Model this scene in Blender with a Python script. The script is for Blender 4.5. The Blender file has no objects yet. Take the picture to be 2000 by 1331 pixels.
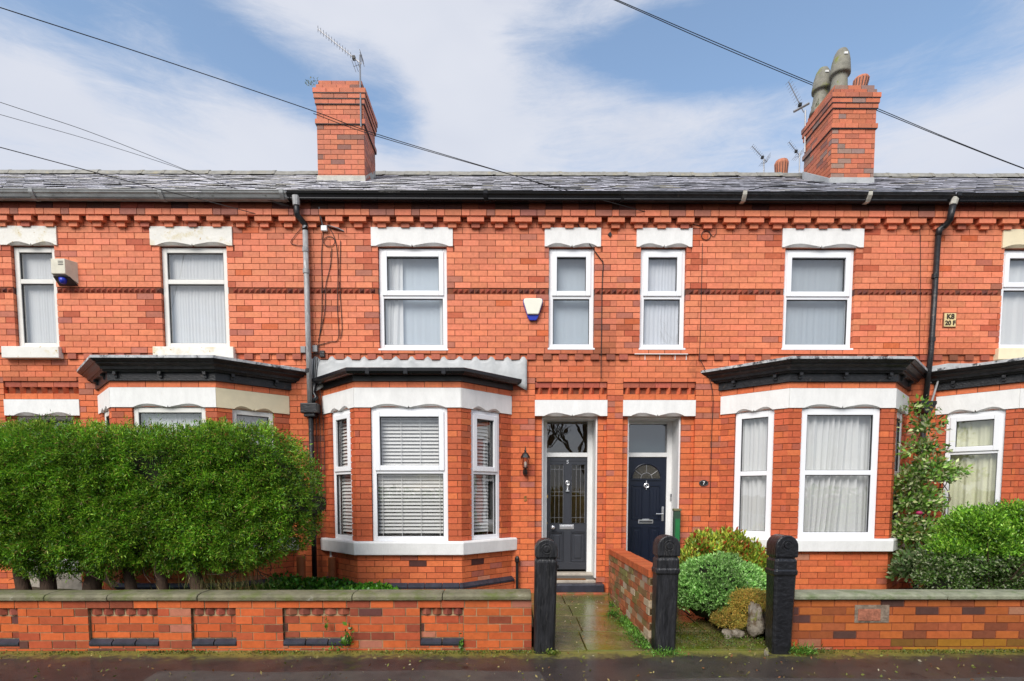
import bpy, bmesh, math, random
import numpy as np
from mathutils import Vector, Matrix
random.seed(7); rng = np.random.default_rng(7)
sc = bpy.context.scene
R = math.radians

# ------------------------------------------------------------------ camera
FPX = 1115.0; PIT = R(4.0); YAW = R(0.4); EYE = 1.57
cam = bpy.data.cameras.new('camera'); cam.sensor_width = 36; cam.lens = FPX/2000*36
cam.shift_x = 0.0; cam.shift_y = (1044-665.5)/2000; cam.clip_start = .05; cam.clip_end = 3000
co = bpy.data.objects.new('camera', cam); sc.collection.objects.link(co)
co.location = (0, 0, EYE); co.rotation_euler = (R(90)-PIT, 0, -YAW); sc.camera = co

# ------------------------------------------------------------------ sky, sun, exposure
SUN_EL, SUN_AZ = 42, 205      # azimuth measured clockwise from +Y: behind the camera, a little to its left
w = bpy.data.worlds.new('World'); sc.world = w; w.use_nodes = True
nt = w.node_tree; nt.nodes.clear()
def N(t, **k):
    n = nt.nodes.new(t)
    for a, b in k.items(): setattr(n, a, b)
    return n
def L(a, b): nt.links.new(a, b)
def M(op, a, b=None, c=None, clamp=False):
    n = N('ShaderNodeMath', operation=op); n.use_clamp = clamp
    for i, v in enumerate((a, b, c)):
        if v is None: continue
        if isinstance(v, (int, float)): n.inputs[i].default_value = v
        else: L(v, n.inputs[i])
    return n.outputs[0]
out = N('ShaderNodeOutputWorld'); bg = N('ShaderNodeBackground'); L(bg.outputs[0], out.inputs[0])
bg.inputs[1].default_value = 0.12
sky = N('ShaderNodeTexSky', sky_type='NISHITA'); sky.sun_disc = False
sky.sun_elevation = R(SUN_EL); sky.sun_rotation = R(SUN_AZ); sky.air_density = 1.1; sky.dust_density = .6; sky.ozone_density = 1.6
tc = N('ShaderNodeTexCoord'); sep = N('ShaderNodeSeparateXYZ'); L(tc.outputs['Generated'], sep.inputs[0])
az = M('ARCTAN2', sep.outputs[0], sep.outputs[1])
hor = M('SQRT', M('ADD', M('MULTIPLY', sep.outputs[0], sep.outputs[0]), M('MULTIPLY', sep.outputs[1], sep.outputs[1])))
el = M('ARCTAN2', sep.outputs[2], hor)
comb = N('ShaderNodeCombineXYZ'); L(az, comb.inputs[0]); L(el, comb.inputs[1])
def noise(scale, sx, sy, rot, detail=6, rough=.55, dist=0, off=(0, 0, 0)):
    mp = N('ShaderNodeMapping'); L(comb.outputs[0], mp.inputs[0])
    mp.inputs['Scale'].default_value = (sx, sy, 1); mp.inputs['Rotation'].default_value = (0, 0, R(rot)); mp.inputs['Location'].default_value = off
    n = N('ShaderNodeTexNoise'); L(mp.outputs[0], n.inputs['Vector'])
    n.inputs['Scale'].default_value = scale; n.inputs['Detail'].default_value = detail
    n.inputs['Roughness'].default_value = rough; n.inputs['Distortion'].default_value = dist
    return n.outputs[0]
def bank(a, e, ra, re, rot):          # a soft bank of cloud (or a clearing) at azimuth a, elevation e
    mp = N('ShaderNodeMapping', vector_type='TEXTURE'); L(comb.outputs[0], mp.inputs[0])
    mp.inputs['Location'].default_value = (a, e, 0); mp.inputs['Rotation'].default_value = (0, 0, R(rot)); mp.inputs['Scale'].default_value = (ra, re, 1)
    ln = N('ShaderNodeVectorMath', operation='LENGTH'); L(mp.outputs[0], ln.inputs[0])
    return M('EXPONENT', M('MULTIPLY', M('POWER', ln.outputs['Value'], 2.0), -1.0))
def dirpx(px, py):
    u, v = (px-992)/FPX, (966-py)/FPX*1.02
    return math.atan(u), math.atan(v/math.sqrt(1+u*u))
d = M('ADD', M('ADD', M('MULTIPLY', noise(2.2, 1.0, 2.6, -14, 7, .6, .6, (3.1, 1.7, 0)), 1.15), M('MULTIPLY', noise(7.0, .45, 2.2, -10, 8, .72, 1.0, (0.3, 5.7, 0)), .60)), M('MULTIPLY', noise(17, .5, 2.4, -16, 7, .75, .8, (1.3, 2.7, 0)), .46))
d = M('ADD', d, -.53)
for (px, py, ra, re, rot, wt) in [
        (620, 70, .30, .055, -6, .55), (900, 30, .28, .05, 0, .45), (800, 130, .16, .05, -25, .38), (900, 215, .10, .09, -20, .42),
        (1130, 230, .26, .035, -10, .30), (150, 250, .28, .05, -12, .40), (450, 270, .22, .04, -14, .32), (620, 330, .3, .03, 0, .2),
        (140, 250, .035, .032, 0, .45), (1300, 290, .3, .03, 0, .35), (1900, 280, .2, .04, 8, .35), (1960, 30, .06, .03, 20, .4),
        (1150, 90, .12, .03, 8, .25), (1350, 40, .2, .03, 6, .25),
        (120, 70, .26, .06, -12, -.55), (560, 200, .26, .035, -17, -.60), (780, 255, .08, .05, -60, -.45),
        (1250, 170, .22, .045, -4, -.55), (1450, 120, .30, .06, 4, -.40), (1750, 110, .25, .07, 0, -.42)]:
    a_, e_ = dirpx(px, py)
    d = M('ADD', d, M('MULTIPLY', bank(a_, e_, ra, re, rot), wt*.8))
low = N('ShaderNodeMapRange'); L(el, low.inputs[0]); low.inputs[1].default_value = .40; low.inputs[2].default_value = .62
low.inputs[3].default_value = .34; low.inputs[4].default_value = 0.0
d = M('ADD', d, low.outputs[0])
cf = N('ShaderNodeMapRange', interpolation_type='SMOOTHSTEP'); L(d, cf.inputs[0]); cf.inputs[1].default_value = .22; cf.inputs[2].default_value = 1.05
cf.inputs[3].default_value = .06; cf.inputs[4].default_value = .96
ccol = N('ShaderNodeMixRGB'); L(noise(3, 1, 2, 0, 3), ccol.inputs[0])
ccol.inputs[1].default_value = (2.05, 2.20, 2.60, 1); ccol.inputs[2].default_value = (2.85, 2.90, 3.10, 1)
tone = N('ShaderNodeMixRGB', blend_type='MULTIPLY'); tone.inputs[0].default_value = 1; L(sky.outputs[0], tone.inputs[1]); tone.inputs[2].default_value = (.72, .74, .72, 1)
mx = N('ShaderNodeMixRGB'); L(cf.outputs[0], mx.inputs[0]); L(tone.outputs[0], mx.inputs[1]); L(ccol.outputs[0], mx.inputs[2])
L(mx.outputs[0], bg.inputs[0])
sun = bpy.data.lights.new('sun', 'SUN'); sun.energy = 1.5; sun.angle = R(38); sun.color = (1, .95, .88)
so = bpy.data.objects.new('sun', sun); sc.collection.objects.link(so)
so.rotation_euler = (R(90-SUN_EL), 0, R(-SUN_AZ)+math.pi) if False else (0, 0, 0)
_sd = Vector((math.sin(R(SUN_AZ))*math.cos(R(SUN_EL)), math.cos(R(SUN_AZ))*math.cos(R(SUN_EL)), math.sin(R(SUN_EL))))
so.rotation_euler = _sd.to_track_quat('Z', 'Y').to_euler(); so.location = (0, -10, 20)
vs = sc.view_settings; vs.view_transform = 'Standard'; vs.look = 'None'; vs.gamma = 1; vs.exposure = 1.32; vs.use_curve_mapping = False
sc.cycles.max_bounces = 6; sc.cycles.transparent_max_bounces = 12
sc.cycles.caustics_reflective = False; sc.cycles.caustics_refractive = False

# ------------------------------------------------------------------ surveying: where a sight line meets an upright plane Y = const
_f = Vector((math.sin(YAW)*math.cos(PIT), math.cos(YAW)*math.cos(PIT), -math.sin(PIT)))
_r = Vector((math.cos(YAW), -math.sin(YAW), 0)); _u = _r.cross(_f)
def W(px, py, Y):
    dd = _f + _r*((px-1000)/FPX) - _u*((py-1044)/FPX); t = Y/dd.y
    return dd.x*t, EYE + dd.z*t
D = 8.26                                   # face of the upper wall
def WP(px, py, Y): x, z = W(px, py, Y); return Vector((x, Y, z))

# ------------------------------------------------------------------ materials
MATS = {}
def mat(name, col=(.5, .5, .5), rough=.6, metal=0, var=.15, vscale=8, bump=.2, bscale=60, src=None, patch=None, spec=.4, stretch=(1, 1, 1), coat=0, sss=0):
    """procedural surface: colour with two scales of noise, fine relief, optional worn patches"""
    if name in MATS: return MATS[name]
    m = bpy.data.materials.new(name); m.use_nodes = True; t = m.node_tree; nd = t.nodes; nd.clear()
    o = nd.new('ShaderNodeOutputMaterial'); p = nd.new('ShaderNodeBsdfPrincipled'); t.links.new(p.outputs[0], o.inputs[0])
    p.inputs['Roughness'].default_value = rough; p.inputs['Metallic'].default_value = metal; p.inputs['Specular IOR Level'].default_value = spec
    if coat: p.inputs['Coat Weight'].default_value = coat; p.inputs['Coat Roughness'].default_value = .15
    g = nd.new('ShaderNodeNewGeometry'); mp = nd.new('ShaderNodeMapping'); t.links.new(g.outputs['Position'], mp.inputs[0]); mp.inputs['Scale'].default_value = stretch
    if src == 'object':
        c = nd.new('ShaderNodeObjectInfo'); base = c.outputs['Color']
    elif src == 'attr':
        c = nd.new('ShaderNodeAttribute'); c.attribute_name = 'tint'; base = c.outputs['Color']
    else:
        c = nd.new('ShaderNodeRGB'); c.outputs[0].default_value = (*col, 1); base = c.outputs[0]
    n1 = nd.new('ShaderNodeTexNoise'); n1.inputs['Scale'].default_value = vscale; n1.inputs['Detail'].default_value = 5; n1.inputs['Roughness'].default_value = .65
    t.links.new(mp.outputs[0], n1.inputs['Vector'])
    mr = nd.new('ShaderNodeMapRange'); t.links.new(n1.outputs[0], mr.inputs[0]); mr.inputs[1].default_value = .3; mr.inputs[2].default_value = .7
    mr.inputs[3].default_value = 1-var; mr.inputs[4].default_value = 1+var
    mul = nd.new('ShaderNodeVectorMath'); mul.operation = 'SCALE'; t.links.new(base, mul.inputs[0]); t.links.new(mr.outputs[0], mul.inputs['Scale'])
    last = mul.outputs[0]
    for (pc, ps, lo, hi) in (patch or []):
        n2 = nd.new('ShaderNodeTexNoise'); n2.inputs['Scale'].default_value = ps; n2.inputs['Detail'].default_value = 7; n2.inputs['Roughness'].default_value = .7
        t.links.new(mp.outputs[0], n2.inputs['Vector'])
        m2 = nd.new('ShaderNodeMapRange'); t.links.new(n2.outputs[0], m2.inputs[0]); m2.inputs[1].default_value = lo; m2.inputs[2].default_value = hi
        mix = nd.new('ShaderNodeMixRGB'); t.links.new(m2.outputs[0], mix.inputs[0]); t.links.new(last, mix.inputs[1]); mix.inputs[2].default_value = (*pc, 1)
        last = mix.outputs[0]
    t.links.new(last, p.inputs['Base Color'])
    if bump:
        n3 = nd.new('ShaderNodeTexNoise'); n3.inputs['Scale'].default_value = bscale; n3.inputs['Detail'].default_value = 4
        t.links.new(mp.outputs[0], n3.inputs['Vector'])
        b = nd.new('ShaderNodeBump'); b.inputs['Strength'].default_value = bump; b.inputs['Distance'].default_value = .01
        t.links.new(n3.outputs[0], b.inputs['Height']); t.links.new(b.outputs[0], p.inputs['Normal'])
    MATS[name] = m; return m
def leafmat(name, rough=.45, trans=.25):
    if name in MATS: return MATS[name]
    m = bpy.data.materials.new(name); m.use_nodes = True; t = m.node_tree; nd = t.nodes; nd.clear()
    o = nd.new('ShaderNodeOutputMaterial'); p = nd.new('ShaderNodeBsdfPrincipled'); tr = nd.new('ShaderNodeBsdfTranslucent'); mi = nd.new('ShaderNodeMixShader')
    a = nd.new('ShaderNodeAttribute'); a.attribute_name = 'tint'; t.links.new(a.outputs['Color'], p.inputs['Base Color']); t.links.new(a.outputs['Color'], tr.inputs[0])
    p.inputs['Roughness'].default_value = rough; p.inputs['Specular IOR Level'].default_value = .35
    mi.inputs[0].default_value = trans; t.links.new(p.outputs[0], mi.inputs[1]); t.links.new(tr.outputs[0], mi.inputs[2]); t.links.new(mi.outputs[0], o.inputs[0])
    MATS[name] = m; return m
def glassmat(name, ior=1.9, rough=0.0, tint=(1, 1, 1), bump=.0):
    m = bpy.data.materials.new(name); m.use_nodes = True; t = m.node_tree; nd = t.nodes; nd.clear()
    o = nd.new('ShaderNodeOutputMaterial'); gl = nd.new('ShaderNodeBsdfGlossy'); tr = nd.new('ShaderNodeBsdfTransparent'); mi = nd.new('ShaderNodeMixShader')
    gl.inputs['Roughness'].default_value = rough; tr.inputs[0].default_value = (*tint, 1)
    g = nd.new('ShaderNodeNewGeometry'); n3 = nd.new('ShaderNodeTexNoise'); n3.inputs['Scale'].default_value = 2.5; t.links.new(g.outputs['Position'], n3.inputs['Vector'])
    b = nd.new('ShaderNodeBump'); b.inputs['Strength'].default_value = .15; b.inputs['Distance'].default_value = .01; t.links.new(n3.outputs[0], b.inputs['Height']); t.links.new(b.outputs[0], gl.inputs['Normal'])
    f0 = ((ior-1)/(ior+1))**2; dp = nd.new('ShaderNodeVectorMath'); dp.operation = 'DOT_PRODUCT'; t.links.new(g.outputs['Incoming'], dp.inputs[0]); t.links.new(g.outputs['Normal'], dp.inputs[1])
    def mm(op, a, b=None):
        q = nd.new('ShaderNodeMath'); q.operation = op
        for i, v in enumerate((a, b)):
            if v is None: continue
            if isinstance(v, (int, float)): q.inputs[i].default_value = v
            else: t.links.new(v, q.inputs[i])
        return q.outputs[0]
    c5 = mm('POWER', mm('SUBTRACT', 1.0, mm('ABSOLUTE', dp.outputs['Value'])), 5.0)      # Schlick, the same from both sides of the pane
    fac = mm('ADD', mm('MULTIPLY', c5, 1-f0), f0)
    t.links.new(fac, mi.inputs[0]); t.links.new(tr.outputs[0], mi.inputs[1]); t.links.new(gl.outputs[0], mi.inputs[2]); t.links.new(mi.outputs[0], o.inputs[0])
    MATS[name] = m; return m
def netmat(name, col, alpha):
    m = bpy.data.materials.new(name); m.use_nodes = True; t = m.node_tree; nd = t.nodes; nd.clear()
    o = nd.new('ShaderNodeOutputMaterial'); df = nd.new('ShaderNodeBsdfDiffuse'); tl = nd.new('ShaderNodeBsdfTranslucent'); tr = nd.new('ShaderNodeBsdfTransparent')
    m1 = nd.new('ShaderNodeMixShader'); m2 = nd.new('ShaderNodeMixShader'); df.inputs[0].default_value = (*col, 1); tl.inputs[0].default_value = (*col, 1)
    m1.inputs[0].default_value = .15; m2.inputs[0].default_value = alpha
    t.links.new(df.outputs[0], m1.inputs[1]); t.links.new(tl.outputs[0], m1.inputs[2]); t.links.new(tr.outputs[0], m2.inputs[1]); t.links.new(m1.outputs[0], m2.inputs[2]); t.links.new(m2.outputs[0], o.inputs[0])
    MATS[name] = m; return m
sootp = [((.16, .06, .04), 1.3, .66, .86)]
mBrickO = mat('brick_single', src='object', rough=.55, spec=.18, var=.13, vscale=22, bump=.25, bscale=120, patch=sootp)
mBrickA = mat('brick_joined', src='attr', rough=.55, spec=.18, var=.13, vscale=22, bump=.25, bscale=120, patch=sootp)
mMortar = mat('dark_mortar', (.24, .070, .034), .9, var=.35, vscale=6, patch=[((.05, .03, .025), 1.6, .5, .75)])
mMortarT = mat('tan_mortar', (.36, .25, .14), .9, var=.35, vscale=9, bump=.5)
mMortarG = mat('grey_mortar', (.23, .2, .17), .9, var=.3)
mWhiteP = mat('white_masonry_paint', (.80, .795, .775), .6, var=.07, vscale=5, bump=.35, bscale=35, patch=[((.66, .63, .56), 6, .62, .84), ((.46, .42, .36), 17, .72, .80)], stretch=(1.6, 1.6, .6))
mWhiteW = mat('worn_masonry_paint', (.78, .76, .70), .6, var=.06, vscale=5, bump=.3, bscale=30, patch=[((.66, .58, .38), 3.5, .54, .66), ((.50, .34, .12), 13, .625, .65)])
mCream = mat('cream_masonry_paint', (.80, .70, .48), .6, var=.07, vscale=5, patch=[((.5, .36, .2), 7, .68, .72)])
mUPVC = mat('white_window_plastic', (.84, .85, .87), .3, var=.02, vscale=3, bump=0)
mUPVCo = mat('old_window_plastic', (.76, .75, .70), .4, var=.05, vscale=6, bump=0)
mGasket = mat('black_gasket', (.03, .03, .035), .5, bump=0)
mBlack = mat('black_gloss_paint', (.016, .016, .018), .40, var=.6, vscale=10, bump=.6, bscale=40, patch=[((.10, .075, .06), 11, .60, .72), ((.30, .28, .26), 26, .69, .75)])
mBlackP = mat('black_plastic', (.012, .012, .014), .25, var=.2, bump=0)
mGreyP = mat('grey_paint_pipe', (.30, .30, .30), .45, var=.35, vscale=14, bump=.1, patch=[((.55, .55, .55), 9, .52, .66)], stretch=(3, 3, .5))
mGutG = mat('grey_gutter_paint', (.33, .34, .34), .5, var=.25, vscale=5, patch=[((.06, .06, .04), 3.5, .6, .68), ((.6, .6, .58), 3, .62, .75)], stretch=(1, 1, 2))
mLead = mat('lead_sheet', (.42, .43, .43), .45, var=.15, vscale=5, bump=.6, bscale=12)
mLeadO = mat('old_lead_sheet', (.40, .41, .42), .5, var=.3, vscale=14, bump=.8, bscale=20, patch=[((.03, .03, .035), 9, .52, .60), ((.62, .62, .60), 7, .56, .66)])
mCement = mat('cement_fillet', (.52, .50, .44), .8, var=.2, bump=.5)
mSlate = mat('roof_slate', src='attr', rough=.32, var=.3, vscale=16, bump=.5, bscale=40, patch=[((.20, .19, .16), 5, .62, .78)], spec=.6)
mRidge = mat('ridge_tile_clay', (.26, .25, .22), .7, var=.3, vscale=9, bump=.4, patch=[((.34, .3, .2), 6, .55, .7)])
mStone = mat('coping_stone', (.17, .155, .095), .75, var=.3, vscale=7, bump=.6, bscale=45, patch=[((.11, .13, .03), 4, .48, .66), ((.42, .41, .34), 9, .62, .76), ((.05, .045, .03), 14, .62, .72)])
mFlag = mat('wet_flagstone', (.14, .115, .045), .26, var=.45, vscale=5, bump=.4, bscale=18, patch=[((.10, .125, .012), 2.6, .44, .60), ((.30, .26, .17), 3.1, .6, .74)], coat=.3)
mTarmac = mat('wet_tarmac', (.030, .026, .025), .42, var=.5, vscale=3.5, bump=.9, bscale=130, patch=[((.065, .052, .040), .9, .45, .70), ((.045, .055, .010), 2.6, .60, .70), ((.16, .14, .11), 30, .66, .72), ((.008, .008, .008), 6, .58, .64)], coat=.18)
mRoad = mat('road_asphalt', (.05, .05, .052), .6, var=.2, vscale=3, bump=.4, bscale=150)
mKerb = mat('kerb_stone', (.30, .29, .27), .7, var=.2)
mSoil = mat('garden_soil', (.06, .04, .022), .9, var=.4, vscale=12, bump=.9, bscale=30, patch=[((.05, .08, .015), 6, .5, .65)])
mPost = mat('black_post_paint', (.014, .014, .016), .40, var=.8, vscale=16, bump=1.0, bscale=26, stretch=(1.8, 1.8, .3), coat=.1, patch=[((.05, .048, .046), 12, .56, .66), ((.004, .004, .005), 9, .54, .62)])
mPostC = mat('black_post_chipped', (.010, .010, .012), .30, var=.5, vscale=14, bump=.9, bscale=30, patch=[((.6, .58, .5), 15, .685, .71)], coat=.3)
mDoorG = mat('grey_door_paint', (.040, .043, .052), .35, var=.06, bump=0)
mDoorN = mat('navy_door_paint', (.009, .013, .026), .3, var=.06, bump=0)
mWoodW = mat('white_timber_paint', (.76, .76, .75), .42, var=.06, vscale=5, bump=.1)
mChrome = mat('chrome', (.80, .80, .81), .32, metal=1, bump=0, var=.02)
mBrass = mat('brass', (.65, .42, .14), .25, metal=1, bump=0)
mBlueBr = mat('blue_brick', (.035, .037, .05), .3, var=.35, vscale=9, bump=.2)
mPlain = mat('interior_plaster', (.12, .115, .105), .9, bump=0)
mHall = mat('hall_plaster', (.45, .33, .16), .9, bump=0)
mBlind = mat('blind_slat', (.72, .72, .70), .5, var=.04, bump=0)
mBlackI = mat('black_iron', (.012, .012, .012), .4, bump=.2)
mPotO = mat('orange_clay_pot', (.48, .17, .09), .6, var=.15)
mPotG = mat('grey_clay_pot', (.22, .21, .17), .7, var=.3, vscale=9, bump=.5, patch=[((.20, .22, .04), 6, .56, .66)])
mAlu = mat('dull_aluminium', (.30, .30, .31), .45, metal=.6, bump=0)
mCable = mat('black_cable', (.015, .015, .015), .5, bump=0)
mCableG = mat('grey_cable', (.28, .28, .28), .5, bump=0)
mBark = mat('bark', (.075, .045, .028), .85, var=.4, vscale=18, bump=1.0, bscale=30, stretch=(2, 2, .5))
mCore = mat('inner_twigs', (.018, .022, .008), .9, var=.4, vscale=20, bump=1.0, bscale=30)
mAlarmW = mat('alarm_plastic', (.82, .80, .68), .35, var=.03, bump=0)
mAlarmO = mat('aged_alarm_plastic', (.66, .62, .50), .45, var=.12, vscale=12, bump=0)
mBlue = mat('blue_plastic', (.02, .04, .42), .25, bump=0)
mPlaqueY = mat('sign_enamel', (.72, .56, .28), .45, var=.2, vscale=25, patch=[((.2, .1, .04), 20, .64, .7)])
mInk = mat('sign_lettering', (.03, .02, .015), .5, bump=0)
mWhiteI = mat('white_lettering', (.8, .8, .8), .5, bump=0)
mGreenB = mat('green_plastic', (.035, .075, .045), .4, var=.1, bump=0)
mMat = mat('doormat_coir', (.20, .08, .02), .95, var=.4, vscale=60, bump=1, bscale=150)
mStepSt = mat('step_stone', (.45, .40, .33), .6, var=.2, vscale=14, bump=.4)
mTerra = mat('terracotta_pipe', (.30, .09, .03), .6, var=.2)
mYellowR = mat('pale_rock', (.22, .19, .15), .85, var=.4, vscale=12, bump=1, bscale=30, patch=[((.10, .07, .04), 9, .5, .58), ((.16, .16, .04), 7, .58, .66)])
mMoss = mat('moss', (.10, .14, .015), .9, var=.5, vscale=40, bump=1, bscale=90)
mLeaf = leafmat('leaf'); mLeafG = leafmat('glossy_leaf', .3, .2); mDry = leafmat('dry_leaf', .7, .3)
mGlass = glassmat('window_glass', 2.5)
mGlassD = glassmat('door_glass', 1.75, .02, (.8, .8, .78))
mGlassL = glassmat('lantern_glass', 1.6, .15, (.85, .75, .7))
mNet = netmat('net_fabric', (.88, .90, .90), .90)
mNetB = netmat('blue_white_net', (.84, .88, .94), .92)
mCurtain = netmat('curtain_fabric', (.80, .81, .80), .97)
mCurtY = netmat('yellow_curtain_fabric', (.86, .87, .62), .97)
mFrost = netmat('frosted_film', (.05, .085, .11), .97)

def edge_growth(m, colr, y0, y1, sc_, seed=0):
    t = m.node_tree; nd = t.nodes; p = [n for n in nd if n.type == 'BSDF_PRINCIPLED'][0]; src = p.inputs['Base Color'].links[0].from_socket
    g = nd.new('ShaderNodeNewGeometry'); sp = nd.new('ShaderNodeSeparateXYZ'); t.links.new(g.outputs['Position'], sp.inputs[0])
    mr = nd.new('ShaderNodeMapRange'); t.links.new(sp.outputs[1], mr.inputs[0]); mr.inputs[1].default_value = y0; mr.inputs[2].default_value = y1; mr.inputs[3].default_value = -.25; mr.inputs[4].default_value = .42
    n = nd.new('ShaderNodeTexNoise'); n.inputs['Scale'].default_value = sc_; n.inputs['Detail'].default_value = 8; n.inputs['Roughness'].default_value = .7; t.links.new(g.outputs['Position'], n.inputs['Vector'])
    a = nd.new('ShaderNodeMath'); t.links.new(mr.outputs[0], a.inputs[0]); t.links.new(n.outputs[0], a.inputs[1])
    m2 = nd.new('ShaderNodeMapRange'); t.links.new(a.outputs[0], m2.inputs[0]); m2.inputs[1].default_value = .5; m2.inputs[2].default_value = .72
    mx_ = nd.new('ShaderNodeMixRGB'); t.links.new(m2.outputs[0], mx_.inputs[0]); t.links.new(src, mx_.inputs[1]); mx_.inputs[2].default_value = (*colr, 1); t.links.new(mx_.outputs[0], p.inputs['Base Color'])
edge_growth(mTarmac, (.075, .068, .030), 4.95, 5.85, 3.0)
edge_growth(mTarmac, (.20, .19, .04), 5.2, 5.70, 9.0)

# ------------------------------------------------------------------ building helpers
col = sc.collection
OFF = {}
def tag(o, label=None, cat=None, group=None, kind=None):
    if label: o['label'] = label
    if cat: o['category'] = cat
    if group: o['group'] = group
    if kind: o['kind'] = kind
    return o
def thing(name, loc, label, cat, group=None):
    o = bpy.data.objects.new(name, None); o.empty_display_size = .1; col.objects.link(o); o.location = loc
    OFF[o.name] = Vector(loc); return tag(o, label, cat, group)
def adopt(o, parent):
    if parent is not None:
        o.parent = parent
        off = OFF.get(parent.name)
        if off is not None: o.matrix_parent_inverse = Matrix.Translation(-off)
    return o
class Fr:
    """a vertical face: origin on plan, direction along it, and depth measured outwards"""
    def __init__(s, x, y, ux=1, uy=0):
        l = math.hypot(ux, uy); s.o = Vector((x, y, 0)); s.u = Vector((ux/l, uy/l, 0)); s.n = Vector((uy/l, -ux/l, 0))
    def p(s, u, z, d=0): return s.o + s.u*u + s.n*d + Vector((0, 0, z))
def axis_basis(a, b):
    z = (b-a).normalized(); h = Vector((0, 0, 1)) if abs(z.z) < .9 else Vector((1, 0, 0))
    x = z.cross(h).normalized(); return x, z.cross(x), z
class MB:
    def __init__(s): s.v = []; s.f = []; s.c = []; s.m = []
    def poly(s, pts, faces, c=(1, 1, 1), m=0):
        n = len(s.v); s.v += [tuple(p) for p in pts]
        for f in faces: s.f.append([n+i for i in f]); s.c.append(c); s.m.append(m)
        return s
    def box(s, a, b, c=(1, 1, 1), m=0):
        x0, y0, z0 = a; x1, y1, z1 = b
        return s.poly([(x0, y0, z0), (x1, y0, z0), (x1, y1, z0), (x0, y1, z0), (x0, y0, z1), (x1, y0, z1), (x1, y1, z1), (x0, y1, z1)],
                      [(3, 2, 1, 0), (4, 5, 6, 7), (0, 1, 5, 4), (1, 2, 6, 5), (2, 3, 7, 6), (3, 0, 4, 7)], c, m)
    def fbox(s, fr, u0, u1, z0, z1, d0, d1, c=(1, 1, 1), m=0):
        P = fr.p
        return s.poly([P(u0, z0, d1), P(u1, z0, d1), P(u1, z0, d0), P(u0, z0, d0), P(u0, z1, d1), P(u1, z1, d1), P(u1, z1, d0), P(u0, z1, d0)],
                      [(3, 2, 1, 0), (4, 5, 6, 7), (0, 1, 5, 4), (1, 2, 6, 5), (2, 3, 7, 6), (3, 0, 4, 7)], c, m)
    def fprism(s, fr, uz, d0, d1, c=(1, 1, 1), m=0):      # an outline in the face, given thickness (front at d1)
        n = len(uz); pts = [fr.p(u, z, d1) for u, z in uz] + [fr.p(u, z, d0) for u, z in uz]
        return s.poly(pts, [tuple(range(n)), tuple(range(2*n-1, n-1, -1))] + [(i, i+n, (i+1) % n+n, (i+1) % n) for i in range(n)], c, m)
    def tube(s, pts, r, n=8, c=(1, 1, 1), m=0, cap=True):
        pts = [Vector(p) for p in pts]; rs = r if isinstance(r, (list, tuple)) else [r]*len(pts); base = len(s.v); X = None
        for i, p in enumerate(pts):
            a = pts[max(i-1, 0)]; b = pts[min(i+1, len(pts)-1)]; t = (b-a).normalized()
            if X is None: X, _, _ = axis_basis(a, b)
            X = (X - t*X.dot(t)); X = X.normalized() if X.length > 1e-6 else axis_basis(a, b)[0]
            Y = t.cross(X)
            for k in range(n):
                an = 2*math.pi*k/n; s.v.append(tuple(p + (X*math.cos(an)+Y*math.sin(an))*rs[i]))
        for i in range(len(pts)-1):
            for k in range(n):
                k2 = (k+1) % n; s.f.append([base+i*n+k, base+i*n+k2, base+(i+1)*n+k2, base+(i+1)*n+k]); s.c.append(c); s.m.append(m)
        if cap:
            s.f.append([base+k for k in range(n)][::-1]); s.c.append(c); s.m.append(m)
            s.f.append([base+(len(pts)-1)*n+k for k in range(n)]); s.c.append(c); s.m.append(m)
        return s
    def lathe(s, o, prof, n=16, c=(1, 1, 1), m=0, sx=1, sy=1, lean=(0, 0)):
        base = len(s.v)
        for r, z in prof:
            for k in range(n):
                a = 2*math.pi*k/n; s.v.append((o[0]+lean[0]*z+r*sx*math.cos(a), o[1]+lean[1]*z+r*sy*math.sin(a), o[2]+z))
        for i in range(len(prof)-1):
            for k in range(n):
                k2 = (k+1) % n; s.f.append([base+i*n+k, base+i*n+k2, base+(i+1)*n+k2, base+(i+1)*n+k]); s.c.append(c); s.m.append(m)
        s.f.append([base+k for k in range(n)][::-1]); s.c.append(c); s.m.append(m)
        s.f.append([base+(len(prof)-1)*n+k for k in range(n)]); s.c.append(c); s.m.append(m)
        return s
    def rings(s, ringlist, c=(1, 1, 1), m=0, closed=False, capends=True):
        base = len(s.v); n = len(ringlist[0])
        for rg in ringlist: s.v += [tuple(p) for p in rg]
        for i in range(len(ringlist)-1):
            for k in range(n if closed else n-1):
                k2 = (k+1) % n; s.f.append([base+i*n+k, base+i*n+k2, base+(i+1)*n+k2, base+(i+1)*n+k]); s.c.append(c); s.m.append(m)
        if capends:
            s.f.append([base+k for k in range(n)][::-1]); s.c.append(c); s.m.append(m)
            s.f.append([base+(len(ringlist)-1)*n+k for k in range(n)]); s.c.append(c); s.m.append(m)
        return s
    def build(s, name, mats, parent=None, label=None, smooth=False, bevel=0, **kw):
        me = bpy.data.meshes.new(name); me.from_pydata(s.v, [], s.f)
        mats = mats if isinstance(mats, (list, tuple)) else [mats]
        for q in mats: me.materials.append(q)
        if len(mats) > 1: me.polygons.foreach_set('material_index', s.m)
        if any(x != (1, 1, 1) for x in s.c[:1]+s.c[-1:]):
            ca = me.color_attributes.new('tint', 'FLOAT_COLOR', 'CORNER'); tot = np.array([len(f) for f in s.f])
            cc = np.repeat(np.array([(*x, 1) for x in s.c], dtype=np.float32), tot, axis=0); ca.data.foreach_set('color', cc.ravel())
        if smooth: me.polygons.foreach_set('use_smooth', [True]*len(me.polygons))
        me.update()
        o = bpy.data.objects.new(name, me); col.objects.link(o); adopt(o, parent)
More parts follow.
